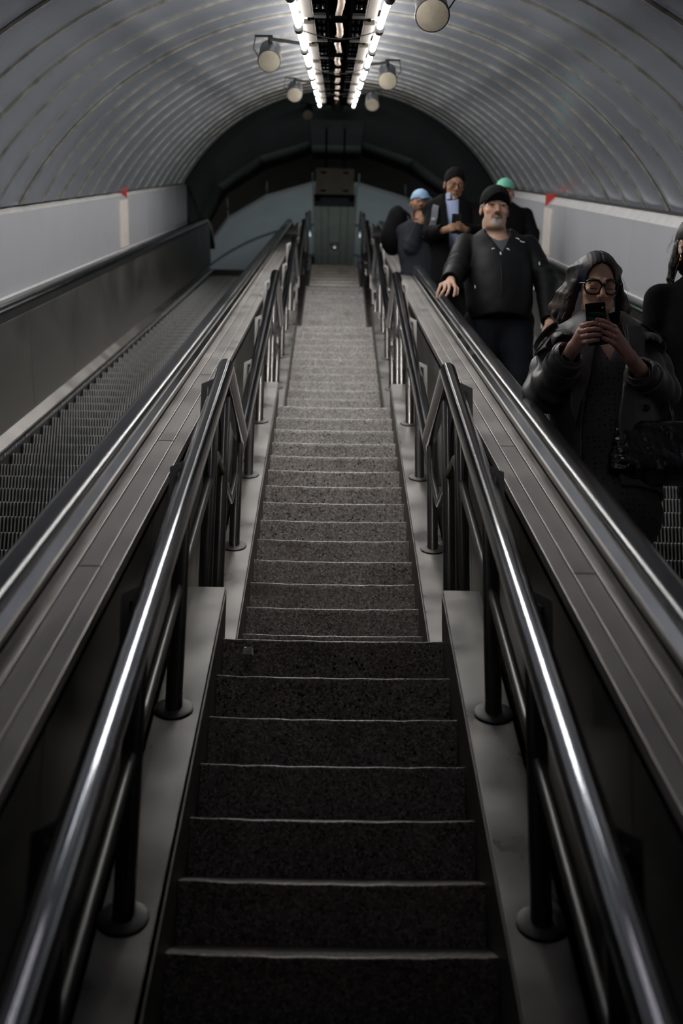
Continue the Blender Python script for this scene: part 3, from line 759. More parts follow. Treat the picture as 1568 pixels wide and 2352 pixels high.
class Head:
    """local frame: x to the picture's right, -y to the face, z up; chin -0.115, crown +0.115, eyes at 0"""
    def __init__(s, c, pitch=0.2, yaw=0, roll=0, size=1.0, wide=1.0, lids=False, fat=0.0, skin=(0.5,0.3,0.2), **kw):
        s.c = np.array(c, float); s.R = rot_head(pitch, yaw, roll); s.k = size; s.w = wide; s.lids = lids; s.fat = fat; s.skin = skin; s.kw = kw
    def loc(s, P):
        q = ((P-s.c)@s.R)/s.k; q = q.copy(); q[:, 0] /= s.w; return q
    def world(s, p): p = np.array(p, float); p[0] *= s.w; return s.c+s.R@(p*s.k)
    def sdf(s, P):
        q = s.loc(P); x = np.abs(q[:, 0]); q2 = q.copy(); q2[:, 0] = x
        d = ell(q, (0, 0.016, 0.034), (0.073, 0.092, 0.082))
        d = smin(d, ell(q, (0, -0.028, -0.028), (0.060, 0.060, 0.080)), 0.03)
        d = smin(d, ell(q, (0, -0.036, -0.074), (0.046+s.fat, 0.046, 0.038+s.fat*0.5)), 0.028)
        d = smin(d, ell(q, (0, -0.078, -0.102), (0.020, 0.014, 0.013)), 0.02)
        if s.fat: d = smin(d, ell(q, (0, -0.03, -0.108), (0.05, 0.05, 0.022)), 0.03)
        d = smin(d, ell(q2, (0.040, -0.066, -0.024), (0.020, 0.018, 0.016)), 0.018)
        d = smin(d, cap(q2, (0.012, -0.085, 0.017), (0.045, -0.074, 0.014), 0.0075, 0.006), 0.014)
        d = smax(d, -ell(q2, (0.031, -0.102, -0.001), (0.019, 0.018, 0.011)), 0.012)
        d = smin(d, cap(q, (0, -0.088, 0.010), (0, -0.113, -0.030), 0.0065, 0.0105), 0.011)
        d = smin(d, ell(q2, (0.0125, -0.100, -0.036), (0.0085, 0.011, 0.0075)), 0.006)
        d = smax(d, -ell(q2, (0.0065, -0.106, -0.0445), (0.0035, 0.005, 0.004)), 0.003)
        r = 0.0128 if not s.lids else 0.0142
        d = smin(d, np.sqrt(((q2-V(0.031, -0.0765, -0.001))**2).sum(1))-r, 0.003)
        if not s.lids:
            d = smin(d, cap(q2, (0.019, -0.0875, 0.0075), (0.043, -0.083, 0.0075), 0.0034), 0.004)
            d = smin(d, cap(q2, (0.021, -0.0865, -0.0095), (0.041, -0.083, -0.0095), 0.0030), 0.005)
        d = smin(d, cap(q2, (0, -0.0975, -0.0565), (0.020, -0.088, -0.0585), 0.0050, 0.0025), 0.006)
        d = smin(d, cap(q2, (0, -0.0965, -0.0665), (0.018, -0.088, -0.0635), 0.0055, 0.0025), 0.006)
        d = smax(d, -cap(q2, (0, -0.1045, -0.0612), (0.022, -0.092, -0.0610), 0.0013), 0.0015)
        e = ell(q2, (0.0755, 0.018, -0.006), (0.0085, 0.019, 0.030)); e = smax(e, -ell(q2, (0.083, 0.014, -0.002), (0.006, 0.011, 0.018)), 0.003)
        d = smin(d, e, 0.006)
        return d*s.k
    def box(s, r=0.15):
        return s.c-r*s.k, s.c+r*s.k
    def paint(s, P, base):
        q = s.loc(P); x = np.abs(q[:, 0]); y, z = q[:, 1], q[:, 2]; inb = (np.sqrt((q**2).sum(1)) < 0.16)
        c = base.copy(); sk = np.array(s.skin)
        def put(m, colr, a=1.0):
            mm = (m & inb); c[mm] = c[mm]*(1-a)+np.array(colr)*a
        def soft(w, colr):
            w = np.where(inb, np.clip(w, 0, 1), 0)[:, None]; c[:] = c*(1-w)+np.array(colr)*w
        kw = s.kw
        soft(0.25*np.exp(-((x-0.04)**2+(z+0.03)**2)/0.0006)*(y < -0.04), sk*np.array((1.25, 0.8, 0.75)))
        soft(0.3*np.exp(-((x)**2+(z+0.03)**2)/0.0002)*(y < -0.09), sk*np.array((1.2, 0.8, 0.75)))
        lips = kw.get('lips', tuple(sk*np.array((0.9, 0.55, 0.55))))
        soft(1.6-((x/0.021)**2+((z+0.0615)/0.0105)**2)*1.6 if True else 0, lips) if True else None
        put((np.abs(z+0.0612) < 0.0016) & (x < 0.021) & (y < -0.07), sk*0.2, 0.8)
        br = kw.get('brow', (0.03, 0.02, 0.015)); zb = 0.0215+0.25*(x-0.02)*(x < 0.035)+(-0.35*(x-0.035)+0.00375)*(x >= 0.035)
        soft((1.7-np.abs(z-zb)/0.0028)*(x > 0.012)*(x < 0.052)*(y < -0.05)*kw.get('brow_a', 0.85), br)
        if not s.lids:
            ed = np.sqrt((x-0.031)**2+((z+0.001)*1.25)**2); onball = (np.sqrt((x-0.031)**2+(y+0.0765)**2+(z+0.001)**2) < 0.0140) & (y < -0.082)
            put(onball & (np.abs(z+0.001) < 0.0055), (0.20, 0.17, 0.15)); put(onball & (ed < 0.0062), (0.02, 0.012, 0.008)); put((y < -0.06) & (np.abs(z-0.0055) < 0.0016) & (np.abs(x-0.031) < 0.014), (0.03, 0.02, 0.02), 0.8)
        else:
            put((y < -0.06) & (np.abs(z+0.0085+18*(x-0.031)**2) < 0.0016) & (np.abs(x-0.031) < 0.0135), (0.02, 0.012, 0.01), 0.9)
            soft(0.5*(1-np.abs(z-0.002)/0.009)*(np.abs(x-0.031) < 0.017)*(y < -0.06), sk*0.55)
        for f in kw.get('beard', []): f(q, x, y, z, put, soft)
        return c

def chain_sdf(P, pts, k=0.02):
    d = None
    for (a, ra), (b, rb) in zip(pts, pts[1:]):
        e = cap(P, a, b, ra, rb); d = e if d is None else smin(d, e, k)
    return d
def finger(P, pts, r0=0.0092, r1=0.0072):
    n = len(pts); d = None
    for i in range(n-1):
        e = cap(P, pts[i], pts[i+1], r0+(r1-r0)*i/(n-1), r0+(r1-r0)*(i+1)/(n-1)); d = e if d is None else smin(d, e, 0.003)
    return d
def hand_sdf(P, wrist, knuckles, fingers, thumb, rw=0.026, rk=0.012):
    """palm spread from the wrist to the knuckles, five separate fingers"""
    w_ = np.asarray(wrist, float); d = None
    for k_ in knuckles:
        k_ = np.asarray(k_, float); e = cap(P, w_+(k_-w_)*0.12, k_, rw*0.62, rk); d = e if d is None else smin(d, e, 0.012)
    tb = np.asarray(thumb[0], float); d = smin(d, cap(P, w_+(tb-w_)*0.3, tb, rw*0.6, 0.0125), 0.012)
    f = None
    for g in fingers:
        e = finger(P, g); f = e if f is None else np.minimum(f, e)
    f = np.minimum(f, finger(P, thumb, 0.0115, 0.009)); return smin(d, f, 0.004)
def foot_z(y):   # tread of the right escalator under a foot at y
    k = math.floor((y-T(0, -0.135, -0.49).y)/(0.2596*C3)); return (T(0, -0.135, -0.49).z)+k*0.1298
def bbox_of(pts, pad):
    a = np.array([np.asarray(p, float) for p in pts]); return a.min(0)-pad, a.max(0)+pad

def legs(root, x, y, zf, hipz, trouser, shoe, wide=0.10, r=(0.095, 0.065, 0.052), skirt=False):
    L = []
    for s in (-1, 1):
        hx = x+s*wide*0.85; L.append([(V(hx, y, hipz), r[0]), (V(x+s*wide, y-0.02, zf+0.48), r[1]), (V(x+s*wide, y+0.01, zf+0.09), r[2])])
    def fn(P):
        d = smin(chain_sdf(P, L[0]), chain_sdf(P, L[1]), 0.035); d = smin(d, ell(P, (x, y, hipz+0.02), (wide+0.07, 0.125, 0.15)), 0.05)
        d = smax(d, -(P[:, 2]-(zf+0.03)), 0.01); return d+0.006*wob(P, 38, 5)
    lo, hi = V(x-0.3, y-0.2, zf), V(x+0.3, y+0.2, hipz+0.2)
    sculpt('trousers', [(fn, lo, hi, 0.012)], trouser, root)
    for s in (-1, 1):
        c = V(x+s*wide, y-0.05, zf+0.035)
        sculpt('shoe', [(lambda P, c=c: smax(smin(ell(P, c, (0.045, 0.135, 0.04)), ell(P, c+V(0, 0.07, 0.03), (0.04, 0.06, 0.05)), 0.02), -(P[:, 2]-zf-0.002), 0.004), c-0.18, c+0.18, 0.01)], shoe, root)
def body_fn(x, y, zf, hipz, shz, shw, head, arms, neck_r=0.055, chest=0.11):
    nb = V(x, y+0.0, shz+0.02); hb = head.world((0, 0.03, -0.075))
    def core(P):
        d = ell(P, (x, y, shz-0.17), (shw*0.80, chest, 0.24)); d = smin(d, ell(P, (x, y, hipz+0.05), (shw*0.66, chest*0.85, 0.12)), 0.08)
        d = smin(d, cap(P, (x-shw*0.75, y, shz-0.03), (x+shw*0.75, y, shz-0.03), 0.05), 0.05)
        for s in (-1, 1): d = smin(d, chain_sdf(P, [(V(x+s*0.09, y, hipz-0.02), 0.075), (V(x+s*0.10, y-0.02, zf+0.48), 0.05), (V(x+s*0.10, y, zf+0.06), 0.036), (V(x+s*0.1, y-0.1, zf+0.03), 0.028)]), 0.04)
        for a in arms: d = smin(d, chain_sdf(P, a), 0.02)
        return d
    def nk(P):
        d = cap(P, nb-V(0, 0, 0.05), hb, neck_r*1.15, neck_r); return smin(d, cap(P, (x-shw*0.55, y+0.01, shz-0.035), (x+shw*0.55, y+0.01, shz-0.035), 0.045), 0.05)
    return core, nk
def loop_mesh(name, pts, r, m, parent, closed=True, seg=8, sm=60):
    pts = [Vector(p) for p in pts]
    if closed: pts = pts+[pts[0]]
    return MB().tube(pts, r, seg).build(name, m, parent, smooth=sm)

# ------------------------------------------------------------------ materials of the clothes
M['leather'] = mat('grey_leather', (0.085,0.080,0.080), 0.42, 0.0, var=0.12, vscale=14, bump=0.12, bscale=26, spec=0.38)
M['blackcloth'] = mat('black_cloth', (0.0035,0.0035,0.004), 0.85, var=0.2, vscale=20, bump=0.2, bscale=60, spec=0.07)
M['blacknylon'] = mat('black_nylon', (0.0045,0.005,0.0058), 0.6, var=0.2, vscale=9, bump=0.4, bscale=14, spec=0.14)
M['navy'] = mat('navy_cloth', (0.007,0.008,0.012), 0.8, bump=0.2, bscale=40, spec=0.15)
M['greytee'] = mat('grey_tshirt', (0.055,0.06,0.07), 0.8, var=0.15, vscale=40)
M['blueshirt'] = mat('blue_shirt', (0.24,0.29,0.44), 0.65, bump=0.15, bscale=40)
M['slate'] = mat('slate_knit', (0.018,0.020,0.026), 0.85, bump=0.3, bscale=60, spec=0.1)
M['mint'] = mat('mint_cap', (0.17,0.52,0.36), 0.7, bump=0.2, bscale=40)
M['paleblue'] = mat('pale_blue_cap', (0.24,0.37,0.52), 0.7, bump=0.2, bscale=40)
M['blackcap'] = mat('black_cap', (0.006,0.006,0.007), 0.85, bump=0.2, bscale=60, spec=0.15)
M['shoe'] = mat('black_shoe', (0.02,0.02,0.02), 0.4)
M['acetate'] = mat('black_acetate', (0.01,0.01,0.01), 0.18)
M['gold'] = mat('gold', (0.8,0.55,0.22), 0.2, 1.0)
M['silver'] = mat('silver', (0.8,0.8,0.8), 0.25, 1.0)
M['whiteplastic'] = mat('white_plastic', (0.8,0.8,0.82), 0.3)
M['whitethread'] = mat('white_thread', (0.75,0.72,0.72), 0.5)
M['darkgreen'] = mat('dark_green_top', (0.012,0.02,0.018), 0.6, bump=0.2, bscale=30)
M['vinyl'] = mat('black_crinkled_vinyl', (0.006,0.006,0.007), 0.14, bump=0.9, bscale=34, spec=0.8)
def lens_mat():
    m, nt, b = _nodes('spectacle_lens'); b.inputs['Base Color'].default_value = (1, 0.93, 0.8, 1); b.inputs['Roughness'].default_value = 0.02; b.inputs['Transmission Weight'].default_value = 1; b.inputs['IOR'].default_value = 1.02; b.inputs['Alpha'].default_value = 0.25; return m
M['lens'] = lens_mat()
def dots_mat():
    m, nt, b = _nodes('dotted_dress'); tc = nt.nodes.new('ShaderNodeTexCoord'); v = nt.nodes.new('ShaderNodeTexVoronoi'); v.inputs['Scale'].default_value = 48; v.inputs['Randomness'].default_value = 0.35
    mp = nt.nodes.new('ShaderNodeMapping'); mp.inputs['Scale'].default_value = (1, 0.0, 1); nt.links.new(tc.outputs['Object'], mp.inputs[0]); nt.links.new(mp.outputs[0], v.inputs['Vector'])
    r = nt.nodes.new('ShaderNodeValToRGB'); e = r.color_ramp.elements; e[0].position = 0.2; e[0].color = (0.008, 0.008, 0.008, 1); e[1].position = 0.26; e[1].color = (0.062, 0.062, 0.066, 1)
    nt.links.new(v.outputs['Distance'], r.inputs[0]); nt.links.new(r.outputs[0], b.inputs['Base Color']); b.inputs['Roughness'].default_value = 0.8; return m
M['dress'] = dots_mat()

def baseball_cap(root, H, m, brim_pitch=0.0, brim_yaw=0.0, brim_len=0.07, lift=0.0, h=0.004):
    """crown over the skull and a curved brim"""
    cy, sy = math.cos(brim_yaw), math.sin(brim_yaw)
    def crown(P):
        q = H.loc(P); d = smin(ell(q, (0, 0.016, 0.042+lift), (0.083, 0.101, 0.088)), ell(q, (0, -0.02, 0.052+lift), (0.072, 0.078, 0.07)), 0.02)
        cut = 0.022+lift-0.12*q[:, 1]*0.35
        d = smax(d, cut-q[:, 2], 0.004); d = np.maximum(d, -smin(ell(q, (0, 0.016, 0.034+lift), (0.077, 0.095, 0.083)), d+10, 0.001)); return d*H.k
    lo, hi = H.box(0.17); sculpt('cap_crown', [(crown, lo, hi, h)], m, root)
    def brim(P):
        q = H.loc(P); x = q[:, 0]*cy+q[:, 1]*sy; y = -q[:, 0]*sy+q[:, 1]*cy; z = q[:, 2]-0.030-lift
        z = z+5.5*x*x*(1)+math.tan(brim_pitch)*(y+0.08)
        rr = np.sqrt((x/0.073)**2+((y+0.075)/(brim_len+0.012))**2)
        d = np.maximum((rr-1)*0.06, np.abs(z)-0.0028); return np.maximum(d, y+0.066)*H.k
    lo, hi = H.box(0.22); sculpt('cap_brim', [(brim, lo, hi, h*0.85)], m, root)

def glasses(root, H, m, w_=0.0285, hgt=0.024, r=0.0028, z0=-0.004, square=3.2, lens=True):
    g = None; fr = MB()
    for s in (-1, 1):
        pts = []
        for i in range(28):
            t = 2*PI*i/28; c, n_ = math.cos(t), math.sin(t); k = (abs(c)**square+abs(n_)**square)**(-1/square)
            x = s*(0.0345+w_*c*k*(1-0.08*(n_ < 0))); z = z0+hgt*n_*k; pts.append(H.world((x, -0.103+0.9*abs(x)**2*8, z)))
        o = loop_mesh('rim', pts, r, m, root if g is None else g, True, 8)
        if g is None: g = o; o.name = 'glasses'
        if lens:
            mb = MB(); c0 = sum((Vector(p) for p in pts), Vector())/len(pts); mb.add([c0]+[Vector(p) for p in pts], [(0, i+1, (i+1) % 28+1) for i in range(28)]); mb.build('lens', M['lens'], g)
    loop_mesh('bridge', [H.world((-0.008, -0.1035, z0+0.008)), H.world((0, -0.106, z0+0.011)), H.world((0.008, -0.1035, z0+0.008))], r, m, g, False)
    for s in (-1, 1):
        loop_mesh('temple', [H.world((s*0.064, -0.094, z0+0.012)), H.world((s*0.076, -0.08, z0+0.012)), H.world((s*0.079, 0.0, z0+0.008)), H.world((s*0.078, 0.03, z0-0.006))], r*0.85, m, g, False)
    return g

# ================================================================== woman in the grey trench coat, holding up a phone
def woman_trench():
    x, y = 1.035, 4.43; zf = foot_z(4.45)
    root = empty('person', (x, y, zf), 'woman in a grey leather trench coat and black glasses looking at her phone', 'person')
    H = Head((1.015, 4.390, 3.486), 0.46, 0.0, 0.02, 1.10, 0.93, lids=True, skin=(0.78,0.50,0.36), lips=(0.42,0.15,0.13), brow=(0.035,0.022,0.018))
    shz = 2.80; SHL, SHR = (0.896, 4.460, 3.293), (1.182, 4.460, 3.298)
    EL, ER = (0.791, 4.360, 3.020), (1.228, 4.360, 3.028); WL, WR = (0.856, 4.120, 3.112), (1.066, 4.130, 3.083)
    shz = (SHL[2]+SHR[2])/2; hipz = zf+0.84
    arms = [[(V(*SHL), 0.045), (V(*EL), 0.036), (V(*WL), 0.024)], [(V(*SHR), 0.045), (V(*ER), 0.036), (V(*WR), 0.0255)]]
    core, nk = body_fn(x, y, zf, hipz, shz, 0.185, H, arms, 0.047)
    # hands
    YP = 4.055
    hl = dict(wrist=WL, knuckles=[(0.883, 4.085, 3.183), (0.875, 4.080, 3.160), (0.875, 4.083, 3.141), (0.882, 4.090, 3.124)],
      fingers=[[(0.883, 4.085, 3.183), (0.897, 4.045, 3.176), (0.913, 4.035, 3.176), (0.932, 4.035, 3.173)], [(0.875, 4.080, 3.160), (0.895, 4.040, 3.152), (0.918, 4.030, 3.152), (0.941, 4.030, 3.149)],
               [(0.875, 4.083, 3.141), (0.894, 4.042, 3.130), (0.914, 4.032, 3.130), (0.936, 4.032, 3.130)], [(0.882, 4.090, 3.124), (0.895, 4.047, 3.110), (0.911, 4.036, 3.110), (0.928, 4.036, 3.112)]],
      thumb=[(0.891, 4.115, 3.148), (0.908, 4.100, 3.172), (0.923, 4.090, 3.199)], rw=0.028)
    hr_ = dict(wrist=WR, knuckles=[(1.000, 4.085, 3.182), (1.006, 4.078, 3.158), (1.005, 4.080, 3.137), (1.000, 4.088, 3.119)],
      fingers=[[(1.000, 4.085, 3.182), (0.969, 4.045, 3.181), (0.947, 4.032, 3.184), (0.927, 4.032, 3.188)], [(1.006, 4.078, 3.158), (0.973, 4.040, 3.159), (0.952, 4.024, 3.160), (0.935, 4.022, 3.164)],
               [(1.005, 4.080, 3.137), (0.975, 4.040, 3.132), (0.958, 4.026, 3.135), (0.947, 4.024, 3.139)], [(1.000, 4.088, 3.119), (0.974, 4.045, 3.109), (0.959, 4.032, 3.112), (0.947, 4.030, 3.118)]],
      thumb=[(1.003, 4.115, 3.150), (0.981, 4.100, 3.174), (0.964, 4.090, 3.200)], rw=0.029)
    fl = lambda P: smin(hand_sdf(P, **hl), cap(P, WL, V(*WL)+(V(*EL)-V(*WL))*0.5, 0.024, 0.030), 0.012)
    fr = lambda P: smin(hand_sdf(P, **hr_), cap(P, WR, V(*WR)+(V(*ER)-V(*WR))*0.5, 0.0245, 0.032), 0.012)
    def headneck(P): return smin(H.sdf(P), nk(P), 0.02)
    sk = V(0.78, 0.50, 0.36)
    def paint(P):
        c = np.tile(sk, (len(P), 1)); c = H.paint(P, c)
        hd = (P[:, 1] < 4.25) & (P[:, 2] < 3.25); c[hd] = V(0.62, 0.35, 0.29)
        for g in hl['fingers']+hr_['fingers']:
            for kk in (0, 1):
                dd = np.sqrt(((P-V(*g[kk]))**2).sum(1)); w_ = np.clip(1-dd/0.012, 0, 1)[:, None]*0.45; c = c*(1-w_)+V(0.42, 0.17, 0.13)*w_
            t = V(*g[3]); dd = np.sqrt(((P-t-V(0, -0.006, 0.001))**2).sum(1)); w_ = (dd < 0.0062)[:, None]*0.6; c = c*(1-w_)+V(0.30, 0.09, 0.09)*w_
        return c
    lo, hi = H.box(0.14); lo[2] -= 0.09; lo2, hi2 = V(x-0.32, y-0.3, zf), V(x+0.32, y+0.25, lo[2])
    a0, a1 = bbox_of([WL]+[p for g in hl['fingers'] for p in g]+hl['thumb'], 0.035); b0, b1 = bbox_of([WR]+[p for g in hr_['fingers'] for p in g]+hr_['thumb'], 0.035)
    body = lambda P: smin(core(P), nk(P), 0.03)
    sculpt('body', [(headneck, lo, hi, 0.0021), (body, lo2, hi2, 0.014), (fl, a0-V(0.01,0,0.03), a1, 0.0019), (fr, b0, b1+V(0.04,0.04,0)-V(0,0,0), 0.0019)], M['skin'], root, paint)
    # hair: cap over the skull and wavy locks to the shoulders
    rh = np.random.RandomState(5); locks = []
    for s in (-1, 1):
        for i in range(15):
            u = i/14.0; st = H.world((s*(0.005+0.063*min(1, u*1.6)), -0.030+0.11*u, 0.106-0.03*u-0.02*u*u))
            spread = 0.085+0.045*u if s < 0 else 0.085+0.05*u
            mid = H.world((s*(0.078+0.010*u), -0.020+0.10*u, 0.005)); low = H.world((s*(spread+0.012), 0.0+0.1*u, -0.085)) ; end = H.world((s*(spread+0.030-0.05*u+rh.uniform(-.02,.02)), 0.02+0.1*u, -0.15+rh.uniform(-.03,.02)))
            pts = [st, (st+mid)/2+V(s*0.016, 0, 0.012), mid, (mid+low)/2+V(s*rh.uniform(-.004,.012), rh.uniform(-.01,.01), 0), low, (low+end)/2+V(s*rh.uniform(-.012,.016), rh.uniform(-.01,.01), 0), end]
            locks.append([(p, r_) for p, r_ in zip(pts, (0.007, 0.011, 0.0145, 0.016, 0.017, 0.014, 0.005))])
    def hair(P):
        q = H.loc(P); d = ell(q, (0, 0.017, 0.036), (0.081, 0.105, 0.0865))
        face = smin(ell(q, (0, -0.098, -0.004), (0.060, 0.080, 0.086)), ell(q, (0, -0.095, 0.030), (0.045, 0.060, 0.048)), 0.02); d = smax(d, -(q[:, 2]+0.05), 0.02)
        d = d*H.k
        part = 0.0035*np.exp(-(q[:, 0]/0.004)**2)*(q[:, 2] > 0.05)
        for L in locks: d = smin(d, chain_sdf(P, L, 0.008), 0.010)
        d = smax(d, -face*H.k, 0.006)
        st = 0.0004*np.sin(np.abs(q[:, 0])*420+30*q[:, 1]+3*np.sin(q[:, 2]*20))
        return d+part+st
    def hcol(P):
        q = H.loc(P); c = np.tile(V(0.028, 0.022, 0.019), (len(P), 1)); n_ = wob(P, 55, 9)
        lowm = np.clip((-q[:, 2]-0.02)/0.1, 0, 1)*np.clip(0.5+n_, 0, 1); outer = np.clip((np.abs(q[:, 0])-0.07)/0.03, 0, 1)
        c = c+(V(0.16, 0.125, 0.095)-c)*(lowm*outer)[:, None]
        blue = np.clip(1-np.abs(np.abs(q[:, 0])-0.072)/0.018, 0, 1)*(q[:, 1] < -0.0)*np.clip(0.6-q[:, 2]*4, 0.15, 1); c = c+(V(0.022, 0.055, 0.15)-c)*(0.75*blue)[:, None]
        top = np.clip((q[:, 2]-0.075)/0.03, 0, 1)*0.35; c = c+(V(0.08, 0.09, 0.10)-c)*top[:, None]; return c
    lo, hi = H.box(0.20); lo[2] -= 0.06; sculpt('hair', [(hair, lo, hi, 0.003)], M['hair'], root, hcol)
    strands = MB()
    for L in locks:
        pp_ = np.array([p for p, _ in L]); rr_ = np.array([r_ for _, r_ in L])
        for j in range(16):
            ang = rh.uniform(0, 2*PI); off = V(math.cos(ang), math.sin(ang)*0.8, 0.25*math.sin(ang*2)); k_ = rh.uniform(0.75, 1.12); tt = np.linspace(0, len(L)-1, 17); pts = []
            for t_ in tt:
                i0 = int(min(t_, len(L)-2)); f_ = t_-i0; f_ = f_*f_*(3-2*f_); pts.append(pp_[i0]*(1-f_)+pp_[i0+1]*f_+off*(rr_[i0]*(1-f_)+rr_[i0+1]*f_)*k_+V(0.0015*math.sin(t_*3+j), 0, 0))
            strands.tube(pts, 0.0011, 4, rr=[0.0013]*14+[0.001, 0.0007, 0.0003])
    tag(strands.build('hair_strands', M['hair_plain'], root, smooth=80), kind='stuff')
    for i in range(26):      # stray strands
        s = -1 if i % 3 else 1; p0 = H.world((s*0.075, rh.uniform(-.02,.06), rh.uniform(-.05,.06))); pts = [p0]
        for j in range(5): pts.append(pts[-1]+V(s*rh.uniform(0.004,.014), rh.uniform(-.008,.008), -rh.uniform(0.008, 0.024)))
        MB().tube(pts, 0.0006, 4).build('hair_strand', M['hair_plain'], root)
    glasses(root, H, M['acetate'], 0.0290, 0.0240, 0.0036, -0.004, 2.6)
    # dress
    def dress(P):
        d = ell(P, (x, y-0.01, shz-0.20), (0.150, 0.115, 0.27)); d = smin(d, ell(P, (x, y-0.01, hipz), (0.175, 0.125, 0.30)), 0.12); d = smin(d, cap(P, (x, y, hipz-0.1), (x, y, zf+0.52), 0.15, 0.20), 0.1)
        d = smin(d, cap(P, (x-0.10, y, shz-0.03), (x+0.10, y, shz-0.03), 0.055), 0.04)
        vn = np.abs(P[:, 0]-x+0.004)-np.clip((P[:, 2]-(shz-0.165))*0.42, -1, 0.06); d = smax(d, -np.maximum(vn, P[:, 1]-(y-0.02)), 0.004); d = smax(d, P[:, 2]-(shz+0.03), 0.01)
        return d+0.0035*wob(P, 34, 2)
    dr = sculpt('dress', [(dress, V(x-0.25, y-0.25, zf+0.3), V(x+0.25, y+0.25, shz+0.06), 0.007)], M['dress'], root)
    for zz in (-0.17, -0.225, -0.29, -0.355): MB().lathe((x+0.004, y-0.128-0.02*0, shz+zz), (0, -1, 0), [(0.005, 0), (0.0055, 0.003), (0.003, 0.0045), (0.0001, 0.0045)], 12).build('button', M['acetate'], dr, smooth=40)
    # trench coat: open shell with sleeves, collar, storm flaps
    xl = lambda z: np.interp(z, [shz-0.62, shz-0.36, shz-0.20, shz-0.08, shz+0.02], [x-0.125, x-0.115, x-0.085, x-0.055, x-0.05])
    xr = lambda z: np.interp(z, [shz-0.62, shz-0.36, shz-0.20, shz-0.08, shz+0.02], [x+0.000, x+0.012, x+0.045, x+0.060, x+0.055])
    def coat(P):
        z = P[:, 2]
        o = ell(P, (x, y, shz-0.18), (0.205, 0.150, 0.30)); o = smin(o, cap(P, (x, y, hipz+0.05), (x, y+0.01, zf+0.52), 0.185, 0.215), 0.12); o = smin(o, cap(P, (x-0.16, y, shz-0.035), (x+0.16, y, shz-0.035), 0.062), 0.05)
        i = o+0.016; cut = np.maximum(np.maximum(xl(z)-P[:, 0], P[:, 0]-xr(z)), P[:, 1]-y+0.01)
        nkc = cap(P, (x, y-0.03, shz-0.02), (x, y-0.06, shz+0.2), 0.062, 0.075)
        body_ = smax(np.maximum(o, -i), -cut, 0.006); body_ = smax(body_, -nkc, 0.01); body_ = smax(body_, zf+0.57-z, 0.01)
        d = body_
        for s, S_, E_, W_ in ((-1, V(*SHL), V(*EL), V(*WL)), (1, V(*SHR), V(*ER), V(*WR))):
            We = E_+(W_-E_)*(0.80 if s < 0 else 0.60); sl = chain_sdf(P, [(S_+V(-s*0.018, 0, -0.018), 0.056), (S_+(E_-S_)*0.55+V(s*0.004, 0, 0), 0.070), (E_, 0.071), (We, 0.055)], 0.03)
            ax = (W_-E_)/np.linalg.norm(W_-E_); t = (P-We)@ax
            cuff = smax(cap(P, We-ax*0.05, We+ax*0.010, 0.060, 0.064), t-0.012, 0.004); sl = smin(sl, cuff, 0.004)
            folds = 0.011*np.sin(((P-E_)@ax)*95+3*wob(P, 26, 4))*np.clip(1-np.abs((P-E_)@ax)/0.16, 0, 1)+0.006*wob(P, 48, 8)
            sl = sl+folds; hole = np.maximum(cap(P, E_+(We-E_)*0.35, We+ax*0.2, 0.036, 0.050), -(t+0.06)); sl = smax(sl, -hole, 0.004)
            # keep the sleeve where it belongs
            d = smin(d, sl, 0.012)
        # storm flaps on the shoulders
        for s in (-1, 1): d = smin(d, smax(ell(P, (x+s*0.165, y-0.03, shz-0.07), (0.062, 0.100, 0.062)), -(ell(P, (x+s*0.165, y-0.02, shz-0.085), (0.057, 0.11, 0.062))), 0.003), 0.004)
        # collar standing at the back, lapels
        col_ = smax(np.abs(cap(P, (x, y+0.01, shz-0.02), (x, y+0.015, shz+0.065), 0.088, 0.098))-0.007, -(P[:, 1]-(y-0.055)), 0.004); col_ = smax(col_, P[:, 2]-(shz+0.055), 0.004); d = smin(d, col_, 0.008)
        for s, ff in ((-1, xl), (1, xr)):
            xe = ff(z); lap = np.maximum(np.maximum(np.abs(P[:, 0]-(xe+s*0.034))-0.034*np.clip((z-(shz-0.46))/0.2, 0.12, 1), np.abs(P[:, 1]-(y-0.150-0.02*np.clip((shz-z)*3, 0, 1)))-0.007), np.maximum(z-(shz-0.02), (shz-0.50)-z)); d = smin(d, lap, 0.010)
        return d+0.006*wob(P*V(1, 1, 1.4), 26, 1)+0.003*np.abs(wob(P, 60, 3))
    ct = sculpt('trench_coat', [(coat, V(x-0.40, y-0.42, zf+0.5), V(x+0.42, y+0.30, shz+0.10), 0.0052)], M['leather'], root)
    # epaulet and sleeve straps
    for s, S_, E_, W_ in ((-1, V(*SHL), V(*EL), V(*WL)), (1, V(*SHR), V(*ER), V(*WR))):
        c = S_+(E_-S_)*0.22; pts = []
        P_ = [(0.861, 4.400, 3.328), (0.814, 4.390, 3.290), (0.772, 4.370, 3.238), (0.754, 4.360, 3.194), (0.760, 4.350, 3.180), (0.785, 4.350, 3.209), (0.818, 4.360, 3.256)] if s < 0 else [(1.175, 4.400, 3.334), (1.219, 4.390, 3.309), (1.253, 4.370, 3.265), (1.271, 4.360, 3.220), (1.259, 4.350, 3.202), (1.231, 4.350, 3.215), (1.202, 4.360, 3.253)]
        rings = []
        for i, p in enumerate(P_):
            tg = V(*P_[min(i+1, 6)])-V(*P_[max(i-1, 0)]); tg /= np.linalg.norm(tg); nn = np.cross(tg, V(0, 1, 0)); nn /= np.linalg.norm(nn); p = V(*p); wd = V(0, 0.024, 0)+nn*0.010
            rings.append([Vector(p-wd-nn*0.0025), Vector(p+wd-nn*0.0025), Vector(p+wd+nn*0.0025), Vector(p-wd+nn*0.0025)])
